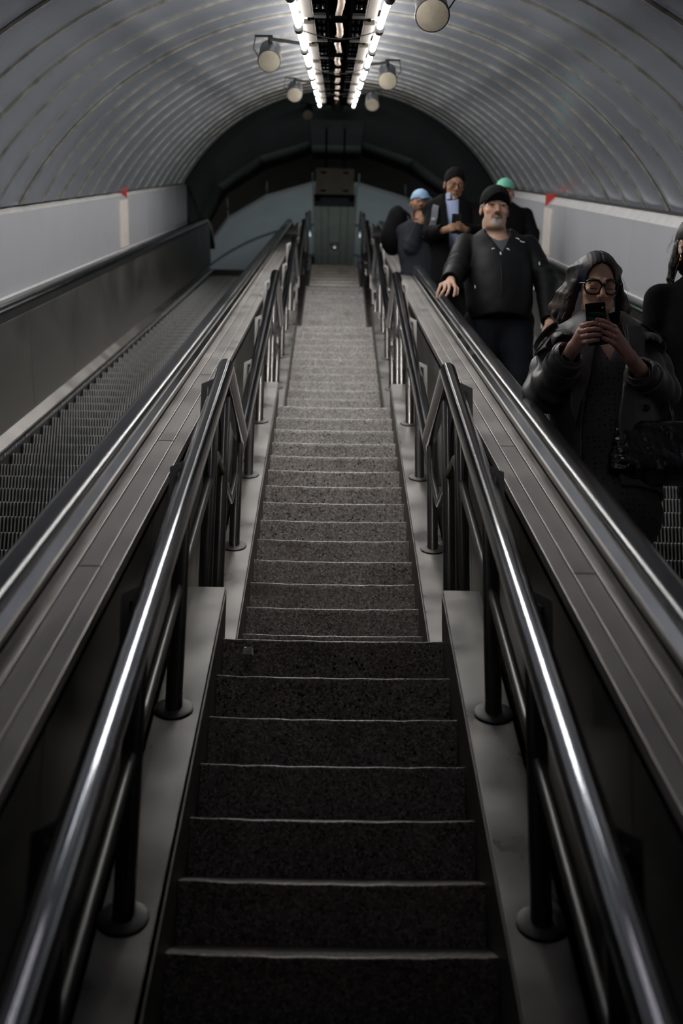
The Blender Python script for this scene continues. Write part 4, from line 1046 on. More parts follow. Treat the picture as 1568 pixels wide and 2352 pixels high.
        ep = MB(); ep.sweep(rings, True, True); ep = ep.build('epaulet', M['leather'], ct, smooth=50); ss = ep.modifiers.new('sub', 'SUBSURF'); ss.levels = 2; ss.render_levels = 2
        We = E_+(W_-E_)*(0.60 if s < 0 else 0.42); ax = (W_-E_)/np.linalg.norm(W_-E_); u = np.cross(ax, V(0, 1, 0)); u /= np.linalg.norm(u); v_ = np.cross(ax, u)
        rings = []
        for i in range(25):
            t = 2*PI*i/24; rad = u*math.cos(t)+v_*math.sin(t); rings.append([Vector(We+rad*0.064-ax*0.016), Vector(We+rad*0.070-ax*0.015), Vector(We+rad*0.070+ax*0.015), Vector(We+rad*0.064+ax*0.016)])
        MB().sweep(rings, True, False).build('sleeve_strap', M['leather'], ct, smooth=40)
        b = We-V(0, 1, 0)*0.076; MB().box(b[0]-0.014, b[0]+0.014, b[1]-0.004, b[1]+0.004, b[2]-0.017, b[2]+0.017).build('buckle', M['acetate'], ct, bevel=0.003)
    for bx, bz in ((x+0.115, shz-0.36),): MB().lathe((bx, y-0.168, bz), (0, -1, 0), [(0.013, 0), (0.0145, 0.004), (0.010, 0.006), (0.0001, 0.005)], 18).build('coat_button', M['acetate'], ct, smooth=40)
    for g, k_ in ((hl['fingers'][2], 0.4), (hr_['fingers'][2], 0.5), (hl['fingers'][0], 0.3)):
        a_, b_ = V(*g[0]), V(*g[1]); c = a_+(b_-a_)*(0.5+k_*0.5); ax = (b_-a_)/np.linalg.norm(b_-a_); u = np.cross(ax, V(0, 0, 1)); u /= np.linalg.norm(u); v_ = np.cross(ax, u)
        loop_mesh('ring', [c+0.0098*(u*math.cos(t)+v_*math.sin(t)) for t in [2*PI*i/16 for i in range(16)]], 0.0014, M['silver'], root)
    legs(root, x, y, zf, hipz-0.12, M['blackcloth'], M['shoe'], 0.085, (0.085, 0.06, 0.045))
    # phone, its back to the camera
    ph = empty('smartphone', (0.934, 4.062, 3.188), 'dark smartphone with a green wavy back held up in both hands', 'phone')
    c = Vector((0.932, 4.062, 3.188)); ux = Vector((0.967, 4.062, 3.266))-Vector((0.892, 4.062, 3.256)); ux.normalize(); uz = Vector((0, 0, 1)); uz = (uz-ux*uz.dot(ux)).normalized(); uz = (uz+Vector((0, -0.35, 0))).normalized(); uy = uz.cross(ux).normalized()
    def pb(name, x0, x1, y0, y1, z0, z1, m, par, bev):
        q = MB(); q.hexa([c+ux*a+uy*b+uz*d for a, b, d in ((x0,y0,z0),(x1,y0,z0),(x1,y1,z0),(x0,y1,z0),(x0,y0,z1),(x1,y0,z1),(x1,y1,z1),(x0,y1,z1))]); return q.build(name, m, par, bevel=bev)
    pb('case', -0.037, 0.037, -0.004, 0.005, -0.080, 0.073, M['acetate'], ph, 0.004)
    pb('back_cover', -0.034, 0.034, -0.0052, -0.0035, -0.077, 0.040, green_wave(), ph, 0.0)
    pb('camera_bar', -0.034, 0.034, -0.0065, -0.003, 0.042, 0.066, M['acetate'], ph, 0.001)
    q = c+ux*0.024-uy*0.0066+uz*0.052; MB().lathe(q, -uy, [(0.0035, 0), (0.0035, 0.0006), (0.0001, 0.0006)], 12).build('flash', M['whiteplastic'], ph)
    return root
def green_wave():
    m, nt, b = _nodes('green_wave'); tc = nt.nodes.new('ShaderNodeTexCoord'); wv = nt.nodes.new('ShaderNodeTexWave'); wv.wave_type = 'BANDS'; wv.bands_direction = 'Z'; wv.inputs['Scale'].default_value = 16; wv.inputs['Distortion'].default_value = 5; wv.inputs['Detail Scale'].default_value = 1.0
    nt.links.new(tc.outputs['Object'], wv.inputs['Vector']); r = nt.nodes.new('ShaderNodeValToRGB'); e = r.color_ramp.elements; e[0].color = (0.004, 0.012, 0.008, 1); e[1].color = (0.02, 0.11, 0.055, 1); e[0].position = 0.3
    nt.links.new(wv.outputs['Color'], r.inputs[0]); nt.links.new(r.outputs[0], b.inputs['Base Color']); b.inputs['Roughness'].default_value = 0.3; return m
M['shorthair'] = mat('short_black_hair', (0.006,0.005,0.005), 0.85, bump=0.8, bscale=180, spec=0.1)
M['hair_plain'] = mat('stray_hair', (0.03,0.025,0.02), 0.5)
def legs_shoes(root, x, y, zf):
    for s in (-1, 1):
        c = V(x+s*0.09, y-0.05, zf+0.04)
        sculpt('shoe', [(lambda P, c=c: smax(smin(ell(P, c, (0.042, 0.125, 0.042)), cap(P, c+V(0, 0.06, 0.03), c+V(0, 0.06, 0.16), 0.042, 0.045), 0.02), -(P[:, 2]-zf-0.002), 0.004), c-V(.09,.18,.06), c+V(.09,.16,.24), 0.011)], M['shoe'], root)

# ------------------------------------------------------------------ shared tailoring
def cyl_hole(P, a, b, r): return cap(P, a, b, r)
def jacket(root, name, m, x, y, shz, hipz, SH, E, W, r=(0.20, 0.135), belly=None, slv=(0.062, 0.058, 0.046), hem=0.0, h=0.008, neck=0.07, front=None, fold=0.006, collar=None, col=None, thick=0.014, topz=0.05):
    """upper-body garment: torso shell, two sleeves, neck opening, optional open front (xl, xr functions of z)"""
    def fn(P):
        z = P[:, 2]
        o = ell(P, (x, y, shz-0.18), (r[0]*0.95, r[1]*0.95, 0.27)); o = smin(o, cap(P, (x, y, shz-0.30), (x, y, hipz+0.02), r[0]*0.78, r[0]*0.82), 0.08)
        if belly is not None: o = smin(o, ell(P, *belly), 0.06)
        o = smin(o, cap(P, (x-r[0]*0.72, y+0.01, shz-0.045), (x+r[0]*0.72, y+0.01, shz-0.045), 0.062), 0.05)
        d = smax(o, hipz-hem-z, 0.012); pass
        d = smax(d, -cap(P, (x, y-0.035, shz-0.03), (x, y-0.05, shz+0.2), neck, neck*1.15), 0.012)
        if front is not None:
            xl, xr = front; cut = np.maximum(np.maximum(xl(z)-P[:, 0], P[:, 0]-xr(z)), P[:, 1]-y); d = smax(d, -cut, 0.005)
        for s in (0, 1):
            S_, E_, W_ = V(*SH[s]), V(*E[s]), V(*W[s]); sl = chain_sdf(P, [(S_, slv[0]), (E_, slv[1]), (W_, slv[2])], 0.03)
            ax = (W_-E_)/max(np.linalg.norm(W_-E_), 1e-6); t = (P-W_)@ax; sl = smax(sl, t-0.0, 0.006)
            u = (P-E_)@ax; sl = sl+fold*np.sin(u*85+3*wob(P, 24, 4+s))*np.clip(1-np.abs(u)/0.14, 0, 1)
            sl = smax(sl, -np.maximum(cap(P, W_-ax*0.05, W_+ax*0.2, slv[2]*0.72), -(t+0.04)), 0.003); d = smin(d, sl, 0.02)
        if collar == 'stand':
            c = smax(np.abs(cap(P, (x, y-0.005, shz-0.03), (x, y-0.01, shz+0.10), neck+0.008, neck+0.012))-0.007, -(P[:, 1]-(y-0.085)), 0.004); c = smax(c, z-(shz+topz), 0.004); d = smin(d, c, 0.02)
        if collar == 'hood':
            c = smax(np.abs(ell(P, (x, y+0.03, shz+0.015), (0.125, 0.11, 0.06)))-0.016, -(P[:, 1]-(y-0.075)), 0.01); d = smin(d, smax(c, -cap(P, (x, y-0.04, shz), (x, y-0.05, shz+0.2), neck, neck*1.2), 0.01), 0.02)
        return d+fold*0.7*wob(P, 19, 1)+fold*0.4*wob(P, 52, 2)
    pts = [V(*p) for p in SH]+[V(*p) for p in E]+[V(*p) for p in W]+[V(x-0.24, y-0.24, hipz-hem-0.02), V(x+0.24, y+0.22, shz+0.12)]
    if belly is not None: pts.append(V(*belly[0])-V(*belly[1])-0.02)
    lo, hi = bbox_of(pts, 0.08); return sculpt(name, [(fn, lo, hi, h)], m, root)
def under(root, name, m, x, y, shz, z0, r=(0.15, 0.11), vdeep=0.05, h=0.008, belly=None, neck=0.058):
    def fn(P):
        d = ell(P, (x, y, shz-0.18), (r[0], r[1], 0.25)); d = smin(d, cap(P, (x-0.1, y+0.005, shz-0.04), (x+0.1, y+0.005, shz-0.04), 0.052), 0.05)
        if belly is not None: d = smin(d, ell(P, *belly), 0.06)
        d = smax(d, -cap(P, (x, y-0.05, shz-vdeep+0.02), (x, y-0.06, shz+0.2), neck, neck*1.2), 0.006); d = smax(d, z0-P[:, 2], 0.01); return d+0.003*wob(P, 40, 3)
    return sculpt(name, [(fn, V(x-0.22, y-0.30, z0-0.02), V(x+0.22, y+0.2, shz+0.08), h)], m, root)
def full_body(root, H, x, y, zf, hipz, shz, shw, SH, E, W, hands, sk, hs=0.003, hh=0.003, neck_r=0.055, chest=0.11, extra=None):
    arms = [[(V(*SH[i]), 0.045), (V(*E[i]), 0.036), (V(*W[i]), 0.026)] for i in (0, 1)]
    core, nk = body_fn(x, y, zf, hipz, shz, shw, H, arms, neck_r, chest)
    lo, hi = H.box(0.14); lo[2] -= 0.09
    ch = [(lambda P: smin(H.sdf(P), nk(P), 0.02), lo, hi, hs), (lambda P: smin(core(P), nk(P), 0.03), V(x-0.34, y-0.3, zf), V(x+0.34, y+0.25, lo[2]), 0.016)]
    for i, hd in hands:
        f = lambda P, hd=hd, i=i: smin(hand_sdf(P, **hd), cap(P, hd['wrist'], V(*W[i])+(V(*E[i])-V(*W[i]))*0.3, 0.026, 0.03), 0.012)
        a, b = bbox_of([hd['wrist'], W[i]]+[p for g in hd['fingers'] for p in g]+hd['thumb'], 0.035); ch.append((f, a, b, hh))
    def paint(P):
        c = np.tile(V(*sk), (len(P), 1)); c = H.paint(P, c)
        for i, hd in hands:
            for g in hd['fingers']:
                for kk in (0, 1):
                    w_ = np.clip(1-np.sqrt(((P-V(*g[kk]))**2).sum(1))/0.012, 0, 1)[:, None]*0.35; c = c*(1-w_)+V(*sk)*V(0.85, 0.6, 0.55)*w_
        return c
    return sculpt('body', ch, M['skin'], root, paint)

# ================================================================== man in the black cap and jacket, hand on the handrail
def man_black_cap():
    x, y = 1.03, 7.12; zf = foot_z(7.15); root = empty('person', (x, y, zf), 'heavyset man in black cap and zipped black jacket, hand resting on the handrail', 'person')
    sk = (0.52, 0.32, 0.235)
    def moustache(q, x_, y_, z_, put, soft):
        soft((1.7-((x_/0.027)**2+((z_+0.050+9*x_*x_)/0.0075)**2))*(y_ < -0.07)*(z_ > -0.0585), (0.03, 0.024, 0.02))
        soft((1.3-((x_-0.026)/0.006)**2-((z_+0.062)/0.014)**2)*0.8*(y_ < -0.06), (0.05, 0.04, 0.035))
        soft((1.5-((x_/0.024)**2+((z_+0.092)/0.018)**2))*0.95*(y_ < -0.05)*(z_ < -0.074), (0.36, 0.35, 0.36))
        soft((1.2-((x_/0.009)**2+((z_+0.086)/0.014)**2))*0.6*(y_ < -0.07)*(z_ < -0.072), (0.12, 0.11, 0.11))
        st = (z_ < -0.03)*(y_ < 0.01)*np.clip((-z_-0.03)/0.03, 0, 1)*0.35; soft(st, (0.17, 0.125, 0.11))
        soft(0.7*(z_ > 0.0)*(y_ > -0.045)*(x_ > 0.06), (0.10, 0.085, 0.08))
    H = Head((1.008, 7.050, 5.227), 0.26, 0.04, 0.03, 1.14, 1.0, fat=0.010, skin=sk, beard=[moustache], brow=(0.07,0.05,0.045), brow_a=0.6, lips=(0.36,0.19,0.16))
    shz = (1.026, 7.120, 5.043)[2]; hipz = zf+0.86
    SH = [(0.826, 7.140, 5.019), (1.230, 7.140, 5.014)]; E = [(0.745, 6.980, 4.759), (1.329, 7.100, 4.758)]; W = [(0.681, 6.720, 4.571), (1.325, 6.980, 4.432)]
    # right hand lying over the handrail, left hand hanging
    hl = dict(wrist=(0.682, 6.700, 4.556), knuckles=[(0.693, 6.630, 4.510), (0.665, 6.610, 4.492), (0.641, 6.610, 4.489), (0.617, 6.620, 4.496)],
      fingers=[[(0.693, 6.630, 4.510), (0.698, 6.585, 4.462), (0.693, 6.570, 4.427), (0.687, 6.565, 4.403)], [(0.665, 6.610, 4.492), (0.660, 6.565, 4.447), (0.650, 6.550, 4.415), (0.640, 6.550, 4.398)],
               [(0.641, 6.610, 4.489), (0.632, 6.565, 4.443), (0.615, 6.550, 4.411), (0.605, 6.555, 4.397)], [(0.617, 6.620, 4.496), (0.602, 6.580, 4.452), (0.591, 6.570, 4.420), (0.588, 6.570, 4.392)]],
      thumb=[(0.702, 6.670, 4.520), (0.714, 6.620, 4.473), (0.709, 6.600, 4.430)], rw=0.032, rk=0.013)
    hr_ = dict(wrist=(1.323, 6.970, 4.421), knuckles=[(1.287, 6.930, 4.355), (1.299, 6.920, 4.343), (1.315, 6.920, 4.340), (1.333, 6.930, 4.347)],
      fingers=[[(1.287, 6.930, 4.355), (1.279, 6.905, 4.311), (1.285, 6.910, 4.287), (1.292, 6.925, 4.273)], [(1.299, 6.920, 4.343), (1.293, 6.895, 4.295), (1.298, 6.900, 4.269), (1.307, 6.920, 4.257)], [(1.315, 6.920, 4.340), (1.312, 6.900, 4.295), (1.315, 6.905, 4.271), (1.323, 6.920, 4.258)], [(1.333, 6.930, 4.347), (1.333, 6.910, 4.308), (1.336, 6.915, 4.284), (1.340, 6.925, 4.271)]],
      thumb=[(1.296, 6.930, 4.381), (1.271, 6.900, 4.340), (1.267, 6.900, 4.311)], rw=0.032)
    full_body(root, H, x, y, zf, hipz, shz, 0.215, SH, E, W, [(0, hl), (1, hr_)], sk, 0.0028, 0.0028, 0.070, 0.13)
    bel = ((x, y-0.045, shz-0.40), (0.205, 0.195, 0.32))
    jk = jacket(root, 'jacket', M['blacknylon'], x, y, shz, hipz, SH, E, W, (0.235, 0.155), bel, (0.074, 0.072, 0.056), hem=0.02, h=0.0065, neck=0.080, collar='hood', fold=0.006,
                front=(lambda z: np.interp(z, [shz-0.19, shz-0.17, shz+0.02], [x+0.5, x-0.002, x-0.085]), lambda z: np.interp(z, [shz-0.19, shz-0.17, shz+0.02], [x-0.5, x+0.002, x+0.085])))
    under(root, 'tshirt', M['greytee'], x, y-0.01, shz, hipz+0.1, (0.17, 0.125), 0.03, 0.008, ((x, y-0.035, shz-0.36), (0.17, 0.14, 0.22)), 0.066)
    baseball_cap(root, H, M['blackcap'], 0.28, 0.0, 0.075, 0.004, 0.0035)
    # zip, pulls and small stitched marks on the jacket
    def on(px): return px
    zp = [(1.022, 6.970, 4.900), (1.018, 6.900, 4.792), (1.016, 6.865, 4.688), (1.014, 6.860, 4.598), (1.010, 6.880, 4.535)]
    MB().tube([Vector(p) for p in zp], 0.0035, 6).build('zip', M['black'], jk, smooth=60)
    marks = [[(0.962, 6.900, 4.873), (0.971, 6.900, 4.879), (0.979, 6.900, 4.876)], [(1.055, 6.900, 4.878), (1.063, 6.900, 4.878), (1.071, 6.900, 4.869)], [(1.122, 6.955, 4.978), (1.133, 6.955, 4.978), (1.144, 6.955, 4.969)], [(1.149, 6.955, 4.960), (1.163, 6.955, 4.952), (1.177, 6.955, 4.952)],
             [(1.016, 6.900, 4.853), (1.019, 6.900, 4.836)], [(0.747, 6.990, 4.877), (0.748, 6.980, 4.842)], [(1.280, 7.030, 4.853), (1.282, 7.030, 4.832)], [(0.853, 6.900, 4.628), (0.856, 6.900, 4.608)], [(1.220, 6.920, 4.633), (1.222, 6.920, 4.612)], [(1.330, 7.000, 4.571), (1.330, 7.000, 4.551)]]
    for i, p in enumerate(marks): MB().tube([Vector(v) for v in p], 0.0042 if i in (4, 5, 6, 9) else 0.0032, 6).build('stitched_mark' if i < 4 else 'zip_pull', M['whitethread'], jk, smooth=60)
    legs(root, x, y, zf, hipz, M['navy'], M['shoe'], 0.115, (0.125, 0.085, 0.065))
    for pts in ([(0.889, 7.050, 4.517), (0.877, 7.050, 4.461), (0.879, 7.050, 4.403), (0.889, 7.050, 4.345)], [(1.280, 7.050, 4.525), (1.287, 7.050, 4.469), (1.288, 7.050, 4.411)]):
        MB().tube([Vector(p) for p in pts], 0.006, 6).build('side_stripe', M['whitethread'], root, smooth=60)
    MB().lathe((1.326, 6.980, 4.440), Vector((0, -0.3, 1)), [(0.036, -0.008), (0.038, 0), (0.036, 0.008)], 16).build('wristband', M['acetate'], root, smooth=50)

# ================================================================== man in dark jacket and pale blue shirt, reading his phone
def man_blue_shirt():
    x, y = 0.90, 8.72; zf = foot_z(8.75); root = empty('person', (x, y, zf), 'man in glasses, dark jacket and pale blue shirt looking down at a phone', 'person')
    sk = (0.27, 0.145, 0.09)
    H = Head((0.926, 8.660, 6.288), 0.50, 0.12, 0.03, 1.06, 0.94, lids=True, skin=sk, brow=(0.02,0.015,0.012))
    shz = (0.938, 8.720, 6.158)[2]; hipz = zf+0.90
    SH = [(0.777, 8.740, 6.119), (1.095, 8.740, 6.118)]; E = [(0.731, 8.620, 5.839), (1.138, 8.620, 5.847)]; W = [(0.813, 8.420, 5.768), (0.982, 8.420, 5.779)]
    hl = dict(wrist=(0.820, 8.420, 5.772), knuckles=[(0.860, 8.390, 5.797), (0.856, 8.385, 5.780), (0.856, 8.385, 5.766), (0.860, 8.390, 5.754)],
      fingers=[[(0.860, 8.390, 5.797), (0.877, 8.360, 5.793), (0.889, 8.355, 5.791), (0.899, 8.355, 5.787)], [(0.856, 8.385, 5.780), (0.876, 8.355, 5.772), (0.889, 8.350, 5.774), (0.902, 8.350, 5.770)], [(0.856, 8.385, 5.766), (0.876, 8.355, 5.758), (0.889, 8.350, 5.756), (0.898, 8.350, 5.756)], [(0.860, 8.390, 5.754), (0.873, 8.360, 5.742), (0.886, 8.355, 5.744), (0.892, 8.355, 5.744)]],
      thumb=[(0.862, 8.410, 5.793), (0.884, 8.400, 5.814), (0.893, 8.390, 5.827)], rw=0.030)
    hr_ = dict(wrist=(0.976, 8.420, 5.779), knuckles=[(0.946, 8.390, 5.810), (0.952, 8.385, 5.793), (0.952, 8.385, 5.775), (0.946, 8.390, 5.763)],
      fingers=[[(0.946, 8.390, 5.810), (0.930, 8.360, 5.809), (0.916, 8.355, 5.806), (0.906, 8.355, 5.802)], [(0.952, 8.385, 5.793), (0.932, 8.350, 5.785), (0.918, 8.345, 5.783), (0.905, 8.345, 5.779)], [(0.952, 8.385, 5.775), (0.931, 8.350, 5.764), (0.918, 8.345, 5.764), (0.908, 8.345, 5.761)], [(0.946, 8.390, 5.763), (0.929, 8.355, 5.748), (0.918, 8.350, 5.749), (0.908, 8.350, 5.749)]],
      thumb=[(0.952, 8.410, 5.795), (0.931, 8.400, 5.818), (0.920, 8.390, 5.831)], rw=0.030)
    full_body(root, H, x, y, zf, hipz, shz, 0.19, SH, E, W, [(0, hl), (1, hr_)], sk, 0.0035, 0.0032, 0.052)
    under(root, 'shirt', M['blueshirt'], x, y-0.01, shz, hipz-0.02, (0.155, 0.115), 0.0, 0.008)
    def collar(P):
        d = None
        for s in (-1, 1):
            R_ = np.array([[math.cos(s*0.5), -math.sin(s*0.5), 0], [math.sin(s*0.5), math.cos(s*0.5), 0], [0, 0, 1]]); e = box3(P, (x+s*0.040, y-0.080, shz+0.015), (0.036, 0.006, 0.030), R_, 0.004); d = e if d is None else smin(d, e, 0.004)
        rg = smax(np.abs(cap(P, (x, y-0.01, shz-0.02), (x, y-0.02, shz+0.08), 0.062, 0.062))-0.004, P[:, 2]-(shz+0.045), 0.003); return smin(d, smax(rg, -(P[:, 1]-(y-0.07)), 0.003), 0.004)
    sculpt('shirt_collar', [(collar, V(x-0.12, y-0.15, shz-0.06), V(x+0.12, y+0.1, shz+0.08), 0.0045)], M['blueshirt'], root)
    jk = jacket(root, 'jacket', M['blackcloth'], x, y, shz, hipz, SH, E, W, (0.215, 0.15), None, (0.066, 0.062, 0.05), hem=0.06, h=0.008, neck=0.075, collar='stand', fold=0.004,
                front=(lambda z: np.interp(z, [shz-0.60, shz-0.3, shz+0.02], [x-0.022, x-0.035, x-0.052]), lambda z: np.interp(z, [shz-0.6, shz-0.3, shz+0.02], [x+0.030, x+0.045, x+0.052])))
    def hair(P):
        q = H.loc(P); d = ell(q, (0, 0.020, 0.046), (0.082, 0.100, 0.086)); d = smax(d, -ell(q, (0, -0.10, -0.015), (0.070, 0.075, 0.075)), 0.01); d = smax(d, -(q[:, 2]+0.03+0*q[:, 1]), 0.015)
        return d*H.k+0.003*wob(P, 150, 3)
    lo, hi = H.box(0.17); sculpt('hair', [(hair, lo, hi, 0.004)], M['shorthair'], root)
    glasses(root, H, M['acetate'], 0.026, 0.018, 0.0020, -0.004, 2.6)
    legs(root, x, y, zf, hipz, M['blackcloth'], M['shoe'], 0.10)
    st = MB(); pts = [(0.787, 8.660, 6.130), (0.766, 8.580, 6.042), (0.756, 8.555, 5.947), (0.732, 8.560, 5.856), (0.695, 8.600, 5.802)]
    st.sweep([[Vector(p)+Vector((-0.025, 0, 0)), Vector(p)+Vector((0.025, -0.004, 0)), Vector(p)+Vector((0.025, 0.008, 0)), Vector(p)+Vector((-0.025, 0.010, 0))] for p in pts], True, True)
    bp = empty('backpack', (x-0.02, y+0.22, shz-0.2), 'grey strapped backpack worn by the man in the blue shirt', 'backpack')
    st.build('shoulder_strap', mat('strap_grey', (0.085,0.09,0.10), 0.8), bp, smooth=50)
    sculpt('bag', [(lambda P: box3(P, (x, y+0.24, shz-0.22), (0.15, 0.075, 0.22), None, 0.06), V(x-0.2, y+0.14, shz-0.5), V(x+0.2, y+0.36, shz+0.05), 0.012)], M['blackcloth'], bp)
    MB().box(st.v[8][0], st.v[8][0]+0.03, st.v[8][1]-0.012, st.v[8][1], st.v[8][2]-0.03, st.v[8][2]-0.005).build('strap_buckle', M['silver'], bp)
    ph = empty('smartphone', (0.908, 8.370, 5.795), 'black phone in the hands of the man in the blue shirt', 'phone')
    c = V(*(0.904, 8.372, 5.803)); Rp = rot_head(0.45, 0.1); sculpt('case', [(lambda P: box3(P, c, (0.036, 0.0045, 0.074), Rp, 0.004), c-0.1, c+0.1, 0.003)], M['acetate'], ph)

# ================================================================== man in the pale blue cap, hand at his mouth
def man_blue_cap():
    x, y = 0.735, 9.86; zf = foot_z(9.88); root = empty('person', (x, y, zf), 'man in pale blue cap and slate sweater holding his hand to his mouth', 'person')
    sk = (0.27, 0.14, 0.085)
    bd = lambda q, x_, y_, z_, put, soft: soft((z_ < -0.035)*(y_ < 0.01)*0.8*np.clip((-z_-0.035)/0.02, 0, 1), (0.025, 0.018, 0.014))
    H = Head((0.739, 9.820, 6.735), 0.20, 0.10, 0.10, 1.02, 0.98, skin=sk, beard=[bd], brow=(0.02,0.015,0.012))
    shz = (0.738, 9.860, 6.542)[2]; hipz = zf+0.84
    SH = [(0.646, 9.880, 6.508), (0.856, 9.880, 6.512)]; E = [(0.666, 9.720, 6.260), (0.908, 9.860, 6.355)]; W = [(0.735, 9.620, 6.452), (0.920, 9.750, 6.156)]
    hl = dict(wrist=(0.743, 9.620, 6.469), knuckles=[(0.736, 9.630, 6.524), (0.724, 9.620, 6.514), (0.716, 9.615, 6.503), (0.708, 9.615, 6.491)],
      fingers=[[(0.736, 9.630, 6.524), (0.718, 9.640, 6.558), (0.708, 9.660, 6.573), (0.701, 9.670, 6.574)], [(0.724, 9.620, 6.514), (0.702, 9.630, 6.540), (0.695, 9.650, 6.551), (0.692, 9.660, 6.547)], [(0.716, 9.615, 6.503), (0.694, 9.630, 6.523), (0.692, 9.650, 6.530), (0.692, 9.660, 6.526)], [(0.708, 9.615, 6.491), (0.694, 9.630, 6.507), (0.691, 9.645, 6.510), (0.692, 9.650, 6.504)]],
      thumb=[(0.749, 9.650, 6.518), (0.743, 9.670, 6.566), (0.736, 9.680, 6.588)], rw=0.030)
    full_body(root, H, x, y, zf, hipz, shz, 0.17, SH, E, W, [(0, hl)], sk, 0.004, 0.0035, 0.052)
    jacket(root, 'sweater', M['slate'], x, y, shz, hipz, SH, E, W, (0.195, 0.14), None, (0.062, 0.062, 0.048), hem=0.03, h=0.010, neck=0.066, fold=0.004)
    baseball_cap(root, H, M['paleblue'], 0.05, 0.5, 0.06, 0.006, 0.0045)
    legs(root, x, y, zf, hipz, M['navy'], M['shoe'], 0.10)
    bg = empty('backpack', (0.557, 9.950, 6.606), 'large rounded black bag behind the man in the pale blue cap', 'backpack')
    c = V(*(0.552, 10.000, 6.619)); sculpt('bag', [(lambda P: smin(ell(P, c+V(0, 0, 0.02), (0.098, 0.12, 0.17)), ell(P, c+V(-0.04, 0, -0.12), (0.11, 0.12, 0.17)), 0.06)+0.004*wob(P, 30, 2), c-0.34, c+0.34, 0.012)], M['blackcloth'], bg)
    loop_mesh('shoulder_strap', [c+V(0.06, -0.09, 0.10), c+V(0.10, -0.12, 0.04), c+V(0.12, -0.12, -0.06), c+V(0.10, -0.10, -0.16)], 0.012, M['blackcloth'], bg, False)

# ================================================================== man in the mint green cap, behind
def man_green_cap():
    x, y = 1.52, 10.02; zf = foot_z(10.05); root = empty('person', (x, y, zf), 'man in mint green cap and black sweater behind the man in the black cap', 'person')
    sk = (0.36, 0.19, 0.14)
    bd = lambda q, x_, y_, z_, put, soft: soft((z_ < -0.04)*(y_ < 0.01)*0.6*np.clip((-z_-0.04)/0.02, 0, 1), (0.09, 0.05, 0.035))
    H = Head((1.529, 9.950, 6.925), 0.25, -0.10, -0.03, 1.02, 0.98, skin=sk, beard=[bd])
    shz = (1.585, 10.020, 6.807)[2]; hipz = zf+0.86
    SH = [(1.459, 10.040, 6.754), (1.726, 10.040, 6.768)]; E = [(1.428, 9.980, 6.532), (1.766, 9.980, 6.539)]; W = [(1.425, 9.850, 6.276), (1.742, 9.850, 6.262)]
    full_body(root, H, x, y, zf, hipz, shz, 0.19, SH, E, W, [], sk, 0.004, 0.004, 0.055)
    jacket(root, 'sweater', M['blackcloth'], x, y, shz, hipz, SH, E, W, (0.215, 0.15), None, (0.068, 0.066, 0.052), hem=0.03, h=0.010, neck=0.062, collar='stand', fold=0.004)
    baseball_cap(root, H, M['mint'], -0.1, -0.15, 0.05, 0.012, 0.0045)
    legs(root, x, y, zf, hipz, M['blackcloth'], M['shoe'], 0.10)

